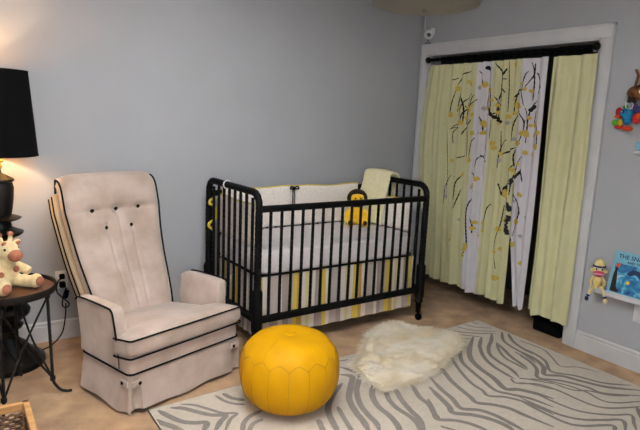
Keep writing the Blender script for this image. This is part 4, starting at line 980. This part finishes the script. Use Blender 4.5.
for nm, p, r, m in (('red_wing', (.0, .058, .036), (.018, .020, .028), 'red'), ('tail_feather', (.0, -.055, .0), (.018, .030, .032), 'red'), ('purple_wing', (.004, -.048, .048), (.018, .024, .026), 'navy'), ('lower_pad', (-.006, .062, -.030), (.020, .030, .020), 'green'), ('yellow_pad', (-.014, .034, -.030), (.016, .014, .020), 'yel'), ('red_base', (.0, .048, -.052), (.018, .028, .014), 'red'), ('foot', (-.006, -.008, -.062), (.022, .034, .015), 'orange'), ('crest', (.0, .022, .066), (.012, .016, .014), 'green'), ('orange_feather', (-.006, -.064, .010), (.014, .016, .024), 'orange'), ('purple_tuft', (.002, -.030, .072), (.014, .018, .016), 'purple')):
    b = B(); b.ell(p, r, None, 16, 10); b.build(nm, m, bd)
# blue cloth toy at the frame edge
hook('small metal hook on the right wall below the bird toy', -1.99, 1.43)
ct = thing('cloth_toy', 'light blue cloth toy with white lower edge hanging below the bird toy', 'plush toy', (-.042, -2.00, 1.365))
b = B(); b.ell((0, -.01, .02), (.020, .055, .038)); b.tube(cr([(0, 0, .05), (0, .006, .07), (0, .008, .084)], 4), .004, 6); b.build('body', 'skyblue', ct)
b = B(); b.ell((0, -.004, -.022), (.022, .058, .014)); b.build('trim_edge', 'white', ct)

# ------------------------------------------------------------------ ceiling fixture
cf = thing('ceiling_light', 'round frosted ceiling light, unlit, hanging in the middle of the room', 'ceiling light', (-1.675, -1.785, H))
b = B(); b.lathe([(0, 0), (.075, 0), (.075, -.018), (.05, -.03), (0, -.03)], n=32); b.build('canopy', 'steel', cf)
b = B(); b.tube([(0, 0, -.02), (0, 0, -.34)], .010, 12); b.build('stem', 'steel', cf)
b = B(); b.lathe([(0, -.478), (.12, -.475), (.20, -.468), (.238, -.455), (.248, -.435), (.248, -.34), (.238, -.33), (0, -.33)], n=64); b.build('drum_shade', 'frost', cf)
b = B(); b.lathe([(0, -.490), (.008, -.488), (.010, -.482), (.016, -.478), (.016, -.474), (0, -.472)], n=20); b.build('finial', 'frost', cf)

# ------------------------------------------------------------------ light
def area(name, loc, size, sizey, power, color, rot):
    l = bpy.data.lights.new(name, 'AREA'); l.shape = 'RECTANGLE'; l.size = size; l.size_y = sizey; l.energy = power; l.color = color
    o = bpy.data.objects.new(name, l); COL.objects.link(o); o.location = loc; o.rotation_euler = rot; return o
area('window_daylight', (-3.3, Y0+.03, 1.475), 1.25, 1.15, 30, (.975, .98, 1.0), (PI/2, 0, 0))
l = bpy.data.lights.new('added_bounce_fill', 'SPOT'); l.energy = 5900; l.color = (.955, .98, 1.0); l.spot_size = math.radians(48); l.spot_blend = .6; l.shadow_soft_size = .06  # added unseen spot, aimed at the ceiling to brighten walls and floor
o = bpy.data.objects.new('added_bounce_fill', l); COL.objects.link(o); o.location = (-3.35, -3.62, 1.62); o.rotation_euler = Vector((.42, .98, .78)).to_track_quat('-Z', 'Y').to_euler()
l = bpy.data.lights.new('lamp_bulb_light', 'POINT'); l.energy = 20; l.color = (1, .74, .47); l.shadow_soft_size = .03
o = bpy.data.objects.new('lamp_bulb_light', l); COL.objects.link(o); o.location = (LX, LY, 1.375)
w = bpy.data.worlds.new('World'); SC.world = w; w.use_nodes = True; nt = w.node_tree
sky = nt.nodes.new('ShaderNodeTexSky'); sky.sky_type = 'NISHITA'; sky.sun_disc = False; sky.sun_elevation = math.radians(35)
nt.links.new(sky.outputs['Color'], nt.nodes['Background'].inputs['Color']); nt.nodes['Background'].inputs['Strength'].default_value = .12

# ------------------------------------------------------------------ camera
cam = bpy.data.cameras.new('camera'); co = bpy.data.objects.new('camera', cam); COL.objects.link(co)
r_ = Vector((.8325, -.5524, .0430)); u_ = Vector((.0603, .1675, .9840)); f_ = Vector((.5507, .8166, -.1728))
mt_ = Matrix((( r_.x, u_.x, -f_.x, -3.4797), (r_.y, u_.y, -f_.y, -3.6987), (r_.z, u_.z, -f_.z, 1.4682), (0, 0, 0, 1)))
co.matrix_world = mt_
cam.sensor_width = 36; cam.lens = 554.23/640*36; cam.clip_start = .05
SC.camera = co
vs = SC.view_settings; vs.view_transform = 'Standard'; vs.look = 'None'; vs.gamma = 1; vs.use_curve_mapping = False; vs.exposure = 0
# repeats share a group
for o in COL.objects:
    if o.get('category') in ('crib bumper', 'curtain', 'outlet', 'hook') and o.parent is None:
        o['group'] = {'crib bumper': 'cream bumpers inside the crib', 'curtain': 'curtains across the closet opening', 'outlet': 'white wall outlets', 'hook': 'metal hooks on the right wall'}[o['category']]
